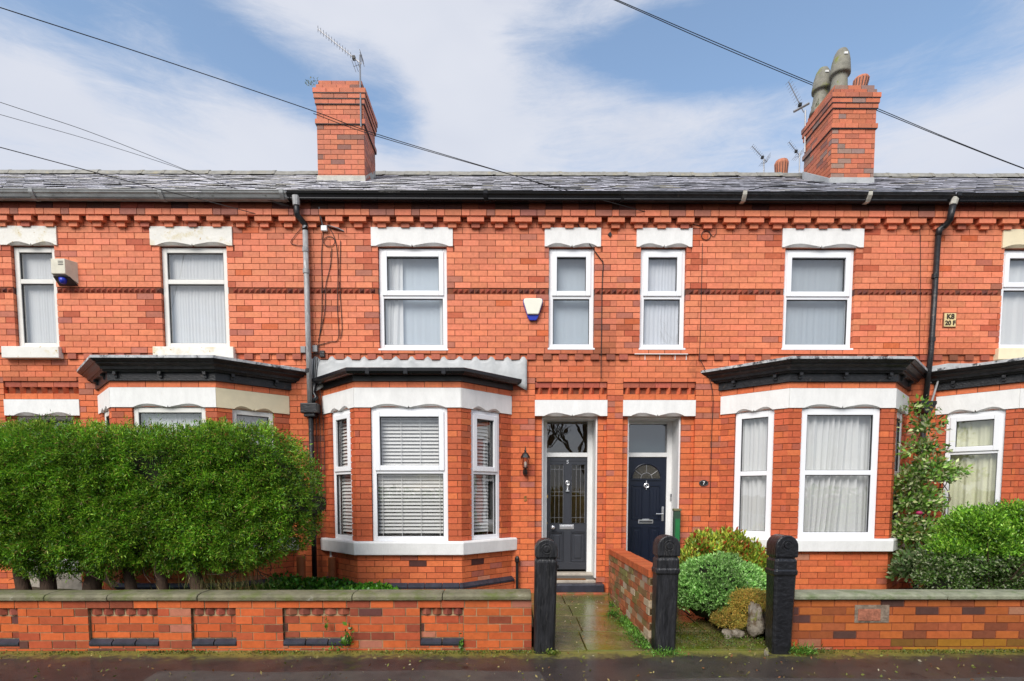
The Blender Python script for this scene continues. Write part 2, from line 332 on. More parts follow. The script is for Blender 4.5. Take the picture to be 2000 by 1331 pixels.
        if bevel:
            b = o.modifiers.new('bevel', 'BEVEL'); b.width = bevel; b.segments = 2; b.limit_method = 'ANGLE'; b.harden_normals = False
        return tag(o, label, **kw)
def J(c, j=.1):
    k = 1+random.uniform(-j, j); return tuple(min(1, max(0, x*k*(1+random.uniform(-j*.4, j*.4)))) for x in c)

# unit meshes shared between alike pieces
def unit_mesh(name, mb, m):
    me = bpy.data.meshes.new(name); me.from_pydata(mb.v, [], mb.f); me.materials.append(m); me.update(); return me
UB = unit_mesh('brick', MB().box((-.5, -.5, -.5), (.5, .5, .5)), mBrickO)
UBB = unit_mesh('blue_brick', MB().box((-.5, -.5, -.5), (.5, .5, .5)), mBlueBr)
UT = unit_mesh('dogtooth_brick', MB().poly([(-.5, .5, -.5), (.5, .5, -.5), (.5, .5, .5), (-.5, .5, .5), (0.12, -.5, -.05)], [(0, 1, 4), (1, 2, 4), (2, 3, 4), (3, 0, 4), (3, 2, 1, 0)]), mBrickO)
def cone_v():
    mb = MB(); mb.poly([(-.5, .4, .5), (.5, .4, .5), (.0, -.5, .5), (-.5, .4, -.5), (.5, .4, -.5), (.0, -.42, -.5)], [(0, 1, 2)[::-1], (3, 4, 5), (0, 2, 5, 3), (2, 1, 4, 5), (1, 0, 3, 4)]); return mb
UC = unit_mesh('cogged_brick', cone_v(), mBrickO)
def piece(me, name, fr, u0, u1, z0, z1, d0, d1, c, parent):
    o = bpy.data.objects.new(name, me); col.objects.link(o); o.color = (*c, 1)
    p = fr.p((u0+u1)/2, (z0+z1)/2, (d0+d1)/2); n = -fr.n
    mt = Matrix(((fr.u.x*(u1-u0), n.x*abs(d1-d0), 0, p.x), (fr.u.y*(u1-u0), n.y*abs(d1-d0), 0, p.y), (0, 0, z1-z0, p.z), (0, 0, 0, 1)))
    adopt(o, parent); o.matrix_basis = mt
    return o
# ---- bricks
ORANGE = (.64, .160, .060); PEACH = (.71, .222, .118); RED = (.58, .135, .052); DULL = (.44, .135, .085); DARK = (.085, .035, .03)
def cut(rects, h):
    o = []
    for (a, b, c, e) in rects:
        ha, hb, hc, he = h
        if hb <= a or ha >= b or he <= c or hc >= e: o.append((a, b, c, e)); continue
        if ha > a: o.append((a, ha, c, e))
        if hb < b: o.append((hb, b, c, e))
        m0, m1 = max(a, ha), min(b, hb)
        if hc > c: o.append((m0, m1, c, hc))
        if he < e: o.append((m0, m1, he, e))
    return [r for r in o if r[1]-r[0] > .025 and r[3]-r[2] > .011]
def courses(z0, z1, top=5.452, c=.0822):
    k0 = math.floor((top-z1)/c); k1 = math.ceil((top-z0)/c); o = []
    for k in range(k0, k1+1):
        a, b = max(z0, top-(k+1)*c), min(z1, top-k*c)
        if b-a > .018: o.append((k, a, b))
    return o
def bricks(store, fr, u0, u1, z0, z1, holes=(), Lb=.231, g=.008, d=0, depth=.1, tint=None, phase=0, jit=.0015, grid=None, pal=None):
    for (k, a, b) in courses(z0, z1, *(grid or (5.452, .0822))):
        u = u0 - Lb*(.5 if k % 2 else 0) - phase
        while u < u1:
            rs = [(max(u+g/2, u0), min(u+Lb-g/2, u1), a+g/2, b-g/2)]
            if rs[0][1]-rs[0][0] > .02:
                for h in holes: rs = cut(rs, h)
                for r in rs:
                    for h in holes:
                        if h[2] < (r[2]+r[3])/2 < h[3]:
                            if 0 < h[0]-r[1] < .045: r = (r[0], h[0], r[2], r[3])
                            if 0 < r[0]-h[1] < .045: r = (h[1], r[1], r[2], r[3])
                    if 0 < u1-r[1] < .03: r = (r[0], u1, r[2], r[3])
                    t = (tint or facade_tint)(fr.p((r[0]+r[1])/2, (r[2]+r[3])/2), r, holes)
                    store.append((fr, r[0], r[1], r[2], r[3], d-depth, d+random.uniform(-jit, jit), t))
            u += Lb
def near_hole(r, holes):
    return any(h[2]-.02 < (r[2]+r[3])/2 < h[3]+.02 and (abs(r[1]-h[0]) < .13 or abs(r[0]-h[1]) < .13) for h in holes)
def soot(p):
    """old dirt on the brickwork: by the downpipes, under the fire sign, by the party line"""
    k = 0
    def g(x, z, rx, rz): return math.exp(-((p.x-x)/rx)**2-((p.z-z)/rz)**2)
    k += .55*g(-2.72, 2.0, .12, 1.6) + .30*g(-2.68, 4.6, .14, .7) + .35*g(1.36, 3.75, .2, .55) + .55*g(6.4, 3.55, .35, .12) + .25*g(.8, 3.6, .5, .08)
    for xs in (-6.95, -6.3, -4.95, -3.87, -1.9, -.8, .55, 1.28, 3.86, 4.96, 6.98): k += .22*g(xs, 3.30, .06, .28)
    for xs in (-6.3, -3.2, -.3, 3.3, 5.0): k += .20*g(xs, 5.2, .09, .35)
    k += .22*g(-1.3, 3.6, .5, .07) + .3*g(-6.6, 3.2, .8, .06)
    return max(.25, 1-k*random.uniform(.7, 1.2))
def facade_tint(p, r, holes):
    x = random.random()
    if near_hole(r, holes) and x < .28: c = (.44, .15, .10) if x < .12 else (.50, .12, .06)
    else:
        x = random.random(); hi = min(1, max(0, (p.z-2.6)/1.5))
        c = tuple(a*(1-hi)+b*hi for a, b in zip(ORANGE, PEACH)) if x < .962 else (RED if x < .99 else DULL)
        if x > .9993: c = (.16, .06, .045)
    s = soot(p); return tuple(v*s for v in J(c, .11))
def base_tint(p, r, holes):
    x = random.random(); c = ORANGE if x < .80 else RED if x < .92 else DULL if x < .965 else (.54, .22, .13) if x < .99 else DARK
    s = soot(p); return tuple(v*s for v in J(c, .12))
def pier_tint(p, r, holes):
    x = random.random(); c = (.52, .118, .050) if x < .80 else (.44, .115, .062) if x < .88 else ORANGE
    s = soot(p); return tuple(v*s for v in J(c, .12))
def garden_tint(p, r, holes):
    x = random.random(); c = (.52, .112, .033) if x < .55 else (.40, .085, .034) if x < .78 else (.27, .062, .032) if x < .91 else (.40, .15, .09) if x < .96 else (.12, .045, .038)
    return J(c, .14)
def chim_tint(p, r, holes):
    x = random.random(); c = (.56, .175, .095) if x < .8 else (.42, .14, .085) if x < .95 else (.26, .12, .09)
    if p.x > 0:
        wv = .5+.5*math.sin(p.z*5+p.y*7+p.x*3); g_ = .75*(1 if abs(r[0]) < .12 else .35)*wv + (.5 if p.z > 9.0 else 0)*random.random()
        if random.random() < g_*.8: c = (.30, .19, .155)
    return J(c, .12)
def box_from(store, mb):
    for (fr, u0, u1, z0, z1, d0, d1, t) in store: mb.fbox(fr, u0, u1, z0, z1, d0, d1, t)
def place_bricks(store, parent, limit=300, hidden=None, name='brick'):
    def score(b):
        fr, u0, u1, z0, z1, d0, d1, t = b; p = fr.p((u0+u1)/2, (z0+z1)/2, d1)
        if hidden and hidden(p): return 0
        if abs(p.x/p.y) > .93: return 0
        return (u1-u0)*(z1-z0)*abs(fr.n.dot(Vector((0, EYE, 0)) .normalized()))*1/p.y**2 + (0.002 if p.y < 8.0 else 0)
    s = sorted(store, key=score, reverse=True); one, rest = s[:limit], s[limit:]
    for (fr, u0, u1, z0, z1, d0, d1, t) in one: piece(UB, name, fr, u0, u1, z0, z1, d0, d1, t, parent)
    if rest:
        mb = MB(); box_from(rest, mb); mb.build(name, mBrickA, parent, kind='stuff')
def core(mb, fr, u0, u1, z0, z1, holes, d0, d1, grow=.008, c=(1, 1, 1)):
    hs = [(h[0]-grow, h[1]+grow, h[2]-grow, h[3]+grow) for h in holes]
    zs = sorted({z0, z1, *[min(max(z, z0), z1) for h in hs for z in (h[2], h[3])]})
    for a, b in zip(zs, zs[1:]):
        if b-a < 1e-4: continue
        zm = (a+b)/2; spans = [(u0, u1)]
        for h in hs:
            if h[2] < zm < h[3]:
                ns = []
                for (p, q) in spans:
                    if h[1] <= p or h[0] >= q: ns.append((p, q)); continue
                    if h[0] > p: ns.append((p, h[0]))
                    if h[1] < q: ns.append((h[1], q))
                spans = ns
        for (p, q) in spans: mb.fbox(fr, p, q, a, b, d0, d1, c)
def text_mesh(body, size, depth, fr, u, z, d, name, m, parent=None, bold=0):
    cu = bpy.data.curves.new(name, 'FONT'); cu.body = body; cu.size = size; cu.extrude = depth; cu.align_x = 'CENTER'; cu.align_y = 'CENTER'; cu.offset = bold
    to = bpy.data.objects.new('t', cu); me = bpy.data.meshes.new_from_object(to); bpy.data.objects.remove(to)
    me.materials.clear(); me.materials.append(m)
    p = fr.p(u, z, d); n = fr.n
    mt = Matrix(((fr.u.x, 0, n.x, p.x), (fr.u.y, 0, n.y, p.y), (0, 1, 0, p.z), (0, 0, 0, 1))); me.transform(mt)
    o = bpy.data.objects.new(name, me); col.objects.link(o); return adopt(o, parent)

# ------------------------------------------------------------------ ground, road, sky
def struct(name, mb, m, **k): return mb.build(name, m, kind='structure', **k)
def sheet(name, x0, x1, y0, y1, z, m, nx=2, ny=2, fn=None):
    mb = MB(); pts = []
    for j in range(ny):
        for i in range(nx):
            x = x0+(x1-x0)*i/(nx-1); y = y0+(y1-y0)*j/(ny-1); pts.append((x, y, z+(fn(x, y) if fn else 0)))
    mb.poly(pts, [(j*nx+i, j*nx+i+1, (j+1)*nx+i+1, (j+1)*nx+i) for j in range(ny-1) for i in range(nx-1)])
    return struct(name, mb, m, smooth=True)
def bumpy(x, y): return .006*math.sin(2.1*x+.7*y)+.004*math.sin(5.3*x-3*y)+.003*math.sin(9*y+2*x)
sheet('ground', -400, 400, -400, 400, -.30, mSoil)
def road_fn(x, y): return 0
sheet('road', -40, 40, -7.0, 1.6, -.13, mRoad)
sheet('pavement', -40, 40, 1.78, 5.80, 0, mTarmac, 161, 41, bumpy)
k = MB()
for i in range(-30, 30): k.box((i*.915+.004, 1.6, -.3), ((i+1)*.915-.004, 1.78, -.003))
struct('kerb', k, mKerb)
# repaired strips in the footway, each a little proud of the old tarmac
mPatch = mat('patched_tarmac', (.060, .054, .048), .6, var=.4, vscale=3, bump=.9, bscale=150, patch=[((.085, .075, .06), 1.4, .5, .7)], coat=.1)
for (x0, x1, y0, y1, q) in ((-3.1, .28, 4.2, 4.98, .1), (1.2, 4.4, 3.6, 4.75, -.1)):
    mb = MB(); n = 24; top = [(x0+(x1-x0)*i/n, y1+q*math.sin(i*.5)*.12, .0) for i in range(n+1)]; bot = [(x0+(x1-x0)*i/n+.1, y0, 0) for i in range(n+1)]
    V = [Vector((x, y, bumpy(x, y)+.006)) for (x, y, z) in bot+top]; mb.poly(V, [(i, i+1, n+2+i, n+1+i) for i in range(n)]); struct('pavement_patch', mb, mPatch)
sheet('opposite_pavement', -40, 40, -10, -7.15, 0, mTarmac)
k = MB(); k.box((-40, -7.15, -.3), (40, -7.0, -.002)); struct('opposite_kerb', k, mKerb)
def path_z(y): return .0 + .125*min(1, max(0, (y-5.6)/2.6))
# garden beds
sheet('garden_bed', -12, .27, 5.86, 8.3, .20, mSoil, 60, 20, lambda x, y: bumpy(x*2, y*2)*3)
sheet('garden_bed', 2.72, 15, 5.86, 8.3, .20, mSoil, 50, 20, lambda x, y: bumpy(x*2, y*2)*3)
# flagged paths: base with separate slabs
def path(x0, x1, xs, seed):
    r2 = random.Random(seed); mb = MB(); ys = [5.62, 6.28, 6.95, 7.55, 8.22]
    mb.poly([(x0, 5.5, -.02), (x1, 5.5, -.02), (x1, 8.7, .09), (x0, 8.7, .09)], [(0, 1, 2, 3)])
    base = struct('path', mb, mSoil)
    for j in range(4):
        cuts = [x0]+[x+r2.uniform(-.06, .06) for x in xs[j % len(xs)]]+[x1]
        for a, b in zip(cuts, cuts[1:]):
            s = MB(); dz = r2.uniform(-.004, .004)
            y0, y1 = ys[j]+.006, ys[j+1]-.006; a2, b2 = a+.006, b-.006
            z0, z1 = path_z(y0)+dz+.012, path_z(y1)+dz+.012
            s.poly([(a2, y0, z0-.05), (b2, y0, z0-.05), (b2, y1, z1-.05), (a2, y1, z1-.05), (a2, y0, z0), (b2, y0, z0), (b2, y1, z1), (a2, y1, z1)],
                   [(3, 2, 1, 0), (4, 5, 6, 7), (0, 1, 5, 4), (1, 2, 6, 5), (2, 3, 7, 6), (3, 0, 4, 7)])
            s.build('paving_slab', mFlag, base, bevel=.006)
    return base
path(.30, 1.45, [[.82], [.82], [.86], [.80]], 3)
path(1.66, 2.72, [[2.2], [2.15], [2.3], [2.2]], 5)

# ------------------------------------------------------------------ houses
ZR = W(1000, 341, 12.2)[1]; EY, EZ = 8.01, W(1000, 372.5, 8.0)[1]+.012      # ridge height; eaves edge
RS = (ZR-EZ)/(12.2-EY)
def roof_z(y): return EZ + RS*(y-EY) if y < 12.2 else ZR - RS*(y-12.2)
print('ridge', ZR, 'slope', math.degrees(math.atan(RS)))
FU = Fr(0, D); FL = Fr(0, D+.03); FP = Fr(0, D+.085)     # upper wall, lower wall, recessed door panels
def lintel(fr, u0, u1, z0, z1, d, parent, m, arches=None, name='lintel'):
    """stone lintel: plain block whose lower edge is carved with two shallow lunettes"""
    mb = MB(); mb.fbox(fr, u0+.002, u1-.002, z0+.004, z1-.004, d-.12, d-.044)
    a0, a1 = arches or (u0+.09, u1-.09); mid = (a0+a1)/2; ah = .046 if (a1-a0) > .4 else .036
    pts = [(u0, z1), (u0, z0), (a0, z0)]; lobes = []
    for (p, q) in ((a0, mid-.012), (mid+.012, a1)):
        lb = []
        for i in range(0, 13):
            t = i/12; tt = t if p == a0 else 1-t
            sN = math.sin(math.pi*tt**.82)**1.15 + (.10*math.sin(math.pi*max(0, (tt-.8)/.2)) if tt > .8 else 0)
            lb.append((p+(q-p)*t, z0+ah*max(0, sN)))
        pts += lb; lobes.append(lb)
        if p == a0: pts.append((mid, z0+.024))
    pts += [(a1, z0), (u1, z0), (u1, z1)]
    o = []
    for q in pts:
        if not o or abs(q[0]-o[-1][0])+abs(q[1]-o[-1][1]) > 1e-5: o.append(q)
    mb.fprism(fr, o, d-.043, d)
    for lb in lobes:                                     # hollowed, downward-facing lunettes
        n = len(lb); up = [fr.p(u, z, d-.0006) for u, z in lb]; lo = [fr.p(u, z0-.0005, d-.038) for u, z in lb]
        mb.poly(up+lo, [(i, n+i, n+i+1, i+1) for i in range(n-1)])
    return mb.build(name, m, parent)
def window(fr, u0, u1, z0, z1, zt, parent, style='sash', d=-.05, m=None, fw=.062, sill=True, label=None):
    """plastic window: outer frame, upper opening sash or fixed light, lower fixed light; panes of glass"""
    m = m or mUPVC; f = MB(); fd = d; b = -.07
    f.fbox(fr, u0, u0+fw, z0, z1, fd+b, fd); f.fbox(fr, u1-fw, u1, z0, z1, fd+b, fd)
    f.fbox(fr, u0+fw, u1-fw, z1-fw, z1, fd+b, fd-.001); f.fbox(fr, u0+fw, u1-fw, z0, z0+fw, fd+b, fd-.001)
    tr = .030 if style == 'sash' else .032
    f.fbox(fr, u0+fw, u1-fw, zt-tr, zt+tr, fd+b, fd-.0015)
    wo = f.build('window', m, parent, label=label, bevel=.006)
    if sill:
        s = MB(); s.fbox(fr, u0-.015, u1+.015, z0-.028, z0-.002, fd-.05, fd+.055); s.build('window_sill', m, wo, bevel=.005)
    a, b2, c, e = u0+fw, u1-fw, zt+tr, z1-fw
    if style == 'sash':
        sw = .052; s = MB(); q0 = a-.016; q1 = b2+.016; r0 = c-.020; r1 = e+.016
        s.fbox(fr, q0, q0+sw+.016, r0, r1, fd-.05, fd+.018); s.fbox(fr, q1-sw-.016, q1, r0, r1, fd-.05, fd+.018)
        s.fbox(fr, q0+sw+.016, q1-sw-.016, r1-sw-.016, r1, fd-.05, fd+.017); s.fbox(fr, q0+sw+.016, q1-sw-.016, r0, r0+sw+.016, fd-.05, fd+.017)
        s.build('opening_sash', m, wo, bevel=.006); a, b2, c, e = q0+sw+.016, q1-sw-.016, r0+sw+.016, r1-sw-.016
    g = MB()
    def gask(a, b, c, e):
        t = .007; g.fbox(fr, a, a+t, c, e, fd-.035, fd-.012); g.fbox(fr, b-t, b, c, e, fd-.035, fd-.012); g.fbox(fr, a+t, b-t, e-t, e, fd-.035, fd-.012); g.fbox(fr, a+t, b-t, c, c+t*.6, fd-.035, fd-.012)
    gask(a, b2, c, e); lo = (u0+fw, u1-fw, z0+fw, zt-tr); gask(*lo); g.build('gasket', mGasket, wo)
    for q in ((a, b2, c, e), lo):
        p = MB(); P = fr.p; p.poly([P(q[0], q[2], fd-.03), P(q[1], q[2], fd-.03), P(q[1], q[3], fd-.03), P(q[0], q[3], fd-.03)], [(0, 1, 2, 3)])
        p.build('pane', mGlass, wo)
    return wo
def curtain(fr, u0, u1, z0, z1, d, label, m, name='net_curtain', folds=9, amp=.018, sweep=0, group='window curtains', gap=None, scallop=False):
    mb = MB(); nu = max(24, int((u1-u0)/.012)); nz = 10; pts = []; rr = random.Random(label)
    ph = [rr.uniform(0, 6.28) for _ in range(5)]
    for j in range(nz+1):
        t = j/nz
        for i in range(nu+1):
            s = i/nu; a = 2*math.pi*folds*s
            off = amp*(.55+.75*abs(math.sin(2.1*math.pi*s+ph[4])))*(math.sin(a+ph[0]+1.7*math.sin(2*math.pi*s*.9+ph[2])+.8*math.sin(2*math.pi*s*2.3+ph[1]))+.45*math.sin(a*2.1+ph[2])+.3*math.sin(a*.37+ph[3]))
            us = u0+(u1-u0)*s + sweep*(1-t)**1.6*(s)*math.sin(math.pi*min(1, s*1.0))
            pts.append(fr.p(us, z0+(z1-z0)*t, d+off*(.6+.4*(1-t))))
    n = nu+1
    mb.poly(pts, [(j*n+i, j*n+i+1, (j+1)*n+i+1, (j+1)*n+i) for j in range(nz) for i in range(nu)])
    o = mb.build(name, m, None, smooth=True); return tag(o, label, 'curtain', group)
def blind(fr, u0, u1, z0, z1, d, label, pitch=.048, angle=52):
    t = thing('venetian_blind', fr.p((u0+u1)/2, z0, d), label, 'blind', 'venetian blinds in the bay window')
    h = MB(); h.fbox(fr, u0, u1, z1-.04, z1, d-.03, d+.02); h.build('head_rail', mBlind, t)
    n = int((z1-.06-z0)/pitch); sa, ca = math.sin(R(angle)), math.cos(R(angle)); hw = .024
    s = MB(); s.poly([fr.p(u0, -hw*sa, hw*ca), fr.p(u1, -hw*sa, hw*ca), fr.p(u1, .004, 0), fr.p(u0, .004, 0), fr.p(u1, hw*sa, -hw*ca), fr.p(u0, hw*sa, -hw*ca)], [(0, 1, 2, 3), (3, 2, 4, 5)])
    me = None
    for i in range(n):
        z = z1-.07-i*pitch
        if me is None:
            o = s.build('slat', mBlind, t); me = o.data
        else:
            o = bpy.data.objects.new('slat', me); col.objects.link(o); adopt(o, t)
        o.location = fr.n*d + Vector((0, 0, z))
    b = MB(); b.fbox(fr, u0, u1, z0, z0+.022, d-.025, d+.015); b.build('bottom_rail', mBlind, t)
    w_ = u1-u0; k = 4 if w_ > .7 else 2
    for i in range(k):
        u = u0+w_*(.09+.82*i/(k-1)); c = MB(); c.fbox(fr, u-.0035, u+.0035, z0, z1, d+.030, d+.032); c.build('ladder_cord', mBlind, t)
    return t

class Bay:
    def __init__(s, xl, cl, cr, xr, pr=.63):
        s.xl, s.cl, s.cr, s.xr, s.pr = xl, cl, cr, xr, pr; s.yw = D+.03; s.yf = D-pr
        s.F = Fr(cl, s.yf); s.wf = cr-cl
        s.Lf = Fr(xl, s.yw, cl-xl, s.yf-s.yw); s.wl = math.hypot(cl-xl, s.yf-s.yw)
        s.Rf = Fr(cr, s.yf, xr-cr, s.yw-s.yf); s.wr = math.hypot(xr-cr, s.yf-s.yw)
    def ring(s, off, z, yb=None):
        """plan outline pushed outwards by off, closed along the wall"""
        yb = s.yw if yb is None else yb
        def shift(a, b, o):
            t = (b-a).normalized(); n = Vector((t.y, -t.x, 0)); return a+n*o, t
        A, B, C2, E = Vector((s.xl, s.yw, 0)), Vector((s.cl, s.yf, 0)), Vector((s.cr, s.yf, 0)), Vector((s.xr, s.yw, 0))
        segs = [shift(A, B, off), shift(B, C2, off), shift(C2, E, off)]
        def X(p, t, q, v):
            den = t.x*v.y-t.y*v.x; k = ((q.x-p.x)*v.y-(q.y-p.y)*v.x)/den; return p+t*k
        def atY(p, t): return p+t*((yb-p.y)/t.y)
        pts = [atY(*segs[0]), X(*segs[0], *segs[1]), X(*segs[1], *segs[2]), atY(*segs[2])]
        return [Vector((q.x, q.y, z)) for q in pts]
def ring_prism(mb, bay, prof):
    mb.rings([bay.ring(o, z) for (z, o) in prof], closed=True)

def house(name, x0, x1, label, bay, uppers, door, sillmat, gutmat, lintmat, hidden=None, upper_cut=(), no_corbel=()):
    h = thing(name, ((x0+x1)/2, D, 0), label, 'house', 'terraced houses in the row'); B = []
    wl = MB()
    # ---- openings
    uo = [tuple(u['r']) for u in uppers]
    dp = (door['p0'], door['p1'], 0, 3.178)                       # panel the door stands in
    do = (door['o0'], door['o1'], 0, 2.70)
    bo = (bay.xl+.05, bay.xr-.05, .80, 3.0)
    lint = [(u['l'][0], u['l'][1], 5.030, 5.283) for u in uppers]
    sills = [(u['s'][0], u['s'][1], 3.478, 3.642) for u in uppers if u.get('s')]
    ZC = 3.561
    # ---- mortar core: upper wall (proud), lower wall, door panel
    core(wl, FU, x0, x1, ZC, 5.62, uo, -.26, -.010)
    core(wl, FL, x0, x1, -.3, ZC, [bo, dp], -.23, -.010)
    core(wl, FP, door['p0']-.01, door['p1']+.01, -.3, 3.19, [do], -.18, -.010)
    # back, sides and floor of the house
    rw_ = MB(); rw_.box((x0, 16.0, -.3), (x1, 16.2, 5.6)); rw_.build('rear_wall', mMortar, h)
    wall = wl.build('wall', mMortar, h)
    pt = MB()
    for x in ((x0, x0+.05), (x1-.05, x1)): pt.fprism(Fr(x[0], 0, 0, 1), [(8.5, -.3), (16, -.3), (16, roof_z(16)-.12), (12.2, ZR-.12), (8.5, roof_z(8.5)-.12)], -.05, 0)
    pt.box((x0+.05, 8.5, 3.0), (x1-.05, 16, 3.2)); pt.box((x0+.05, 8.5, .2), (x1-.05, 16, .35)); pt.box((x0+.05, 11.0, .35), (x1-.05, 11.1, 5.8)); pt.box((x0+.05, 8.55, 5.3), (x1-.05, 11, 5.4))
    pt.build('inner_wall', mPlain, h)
    # ---- bricks
    nbr = lambda hs: hs
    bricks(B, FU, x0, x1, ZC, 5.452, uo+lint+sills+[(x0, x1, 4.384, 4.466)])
    lower_holes = [bo, dp] + [(s[0], s[1], s[2], s[3]) for s in sills]
    bricks(B, FL, x0, x1, 0, ZC, lower_holes+[(door['p0'], door['p1'], 0, 3.178)])
    bricks(B, FP, door['p0'], door['p1'], 0, 3.178, [(do[0], do[1], 0, 3.0), (door['p0'], door['p1'], 2.93, 3.10)], phase=.04)
    ZZ = lambda z, d_: EYE+(z-EYE)*(D-d_)/D
    # ---- eaves: brown course, projecting orange course, dentils
    eav = MB(); eav.fbox(FU, x0, x1, ZZ(5.452, .1), 5.60, -.2, .045); eav.build('eaves_core', mMortar, wall)
    u = x0; i = 0
    while u < x1-.01:
        e = min(u+.231, x1)
        c = J((.11, .04, .032) if random.random() < (.45 if x0 > -3 and x0 < 3 else .3) else (.28, .07, .04), .25)
        piece(UB, 'eaves_brick', FU, u+.003, e-.003, ZZ(5.537, .085), ZZ(5.618, .085), -.05, .085+random.uniform(-.003, .003), c, wall)
        u = e
    u = x0; i = 0
    while u < x1-.01:
        e = min(u+(.231 if i % 2 == 0 else .115), x1)
        piece(UB, 'eaves_brick', FU, u+.004, e-.004, ZZ(5.456, .105), ZZ(5.533, .105), -.05, .105, J(PEACH if random.random() < .8 else (.38, .14, .10), .1), wall)
        u = e; i += 1
    for px in DENT:
        X = W(px, 425, D-.07)[0]
        if x0-.001 <= X+.118 < x1:
            piece(UB, 'dentil_brick', FU, X, X+.232, ZZ(5.374, .085), ZZ(5.449, .085), -.05, .085, J(PEACH, .08), wall)
            piece(UB, 'dentil_brick', FU, X+.056, X+.172, ZZ(5.292, .045), ZZ(5.369, .045), -.05, .045, J(PEACH if random.random() < .7 else DULL, .1), wall)
    # ---- dogtooth band
    bm_ = MB(); core(bm_, FU, x0, x1, 4.384, 4.466, [(a, b, 4, 5) for (a, b, c, e) in uo], -.05, -.014, 0); bm_.build('band_bed', mat('band_bed', (.10, .03, .022), .7), wall)
    n = int((x1-x0)/.0765)
    for i in range(n):
        u = x0+(x1-x0)*i/n
        if any(a-.06 < u < b+.0 for (a, b, c, e) in uo): continue
        piece(UT, 'dogtooth_brick', FU, u+.002, u+(x1-x0)/n-.002, 4.392, 4.458, -.014, .022, J((.27, .065, .038) if random.random() < .75 else (.14, .045, .035), .18), wall)
    # ---- corbel table under the upper wall
    u = x0+.05
    while u < x1-.1:
        if not any(a-.08 < u < b-.02 for (a, b) in no_corbel):
            piece(UB, 'corbel_brick', FU, u, u+.118, 3.482, 3.555, -.08, 0.0, tuple(v*soot(FU.p(u, 3.5)) for v in J((.40, .12, .075), .15)), wall)
        u += .2262
    # ---- windows above
    for q in uppers:
        r = q['r']; window(FU, r[0]+.004, r[1]-.004, r[2], r[3], q['zt'], h, q.get('style', 'sash'), m=q.get('m'), fw=q.get('fw', .062), sill=not q.get('s'))
        lintel(FU, q['l'][0], q['l'][1], 5.030, 5.283, .022, h, q.get('lm', lintmat), arches=(r[0]-.03, r[1]+.03))
        if q.get('s'):
            s = MB(); s.fbox(FU, q['s'][0], q['s'][1], 3.480, 3.640, -.1, .06); s.build('stone_sill', sillmat, h, bevel=.008)
        else:
            # slip bricks below the plastic sill
            pass
        rv = MB()
        for (a, b) in ((r[0], r[0]+.003), (r[1]-.003, r[1])): rv.fbox(FU, a, b, r[2], r[3], -.2, -.103)
        rv.build('window_reveal', mWhiteP, wall)
    # ---- door surround
    lintel(FL, door['p0']-.0, door['p1']+.0, 2.693, 2.918, .012, h, lintmat, arches=(door['o0']-.02+.05, door['o1']+.02), name='door_lintel')
    cb = MB(); cb.fbox(FP, door['p0'], door['p1'], 2.925, 3.10, -.17, -.06); cb.build('cogging_bed', mMortar, wall)
    k = 7 if (door['p1']-door['p0']) > 1.02 else 7; wd = (door['p1']-door['p0'])/k
    for i in range(k): piece(UC, 'cogged_brick', FL, door['p0']+i*wd+.01, door['p0']+(i+1)*wd-.01, 3.012, 3.096, -.13, .004, J((.58, .15, .07), .12), wall)
    u = door['p0']+.004
    while u < door['p1']-.03:
        e = min(u+.231, door['p1']-.004); piece(UB, 'brick', FL, u, e-.006, 2.928, 3.004, -.12, -.012, J(ORANGE, .12), wall)
        piece(UB, 'brick', FL, u, e-.006, 3.098, 3.174, -.12, -.022, J((.42, .11, .065), .2), wall); u = e
    # ---- bay window
    yb = D+.03
    zb, zs0, zs1, zl0, zl1, zc1 = .12, bay.s0, bay.s1, 2.712, 2.967, 3.055
    bc = MB()
    wins = dict(F=(bay.fw[0], bay.fw[1]), L=(bay.lw[0], bay.lw[1]), R=(bay.rw[0], bay.rw[1]))
    for key, fr, wd in (('F', bay.F, bay.wf), ('L', bay.Lf, bay.wl), ('R', bay.Rf, bay.wr)):
        a, b = wins[key]; hole = (a, b, zs1-.05, zl0)
        core(bc, fr, .004, wd-.004, 0, zc1-.01, [hole], -.16, -.010)
        bricks(B, fr, 0, wd, zs1, zl0, [hole], tint=pier_tint, Lb=.215, phase=.05 if key == 'F' else .1)
        bricks(B, fr, 0, wd, 0, zs0, [], tint=base_tint, phase=0 if key != 'R' else .06)
        bricks(B, fr, 0, wd, zl1, zc1, [], tint=facade_tint, d=.0, grid=(3.052, .0822))
    bc.build('bay_core', mMortar, h)
    # sill and lintel run round the three faces
    s = MB(); ring_prism(s, bay, [(zs0, .062), (zs1-.025, .066), (zs1, .055)]); so_ = s.build('bay_sill', bay.sillm, h, bevel=.008)
    for key, fr, wd in (('L', bay.Lf, bay.wl), ('F', bay.F, bay.wf), ('R', bay.Rf, bay.wr)):
        a, b = wins[key]
        lintel(fr, 0 if key != 'F' else 0, wd, zl0, zl1, .014, h, bay.lm.get(key, lintmat), arches=(a+.02, b-.02), name='bay_lintel')
        window(fr, a+.004, b-.004, zs1, zl0-.003, bay.zt, h, bay.style, d=-.028, m=bay.wm, fw=bay.fwd, sill=False)
    bw = MB(); 
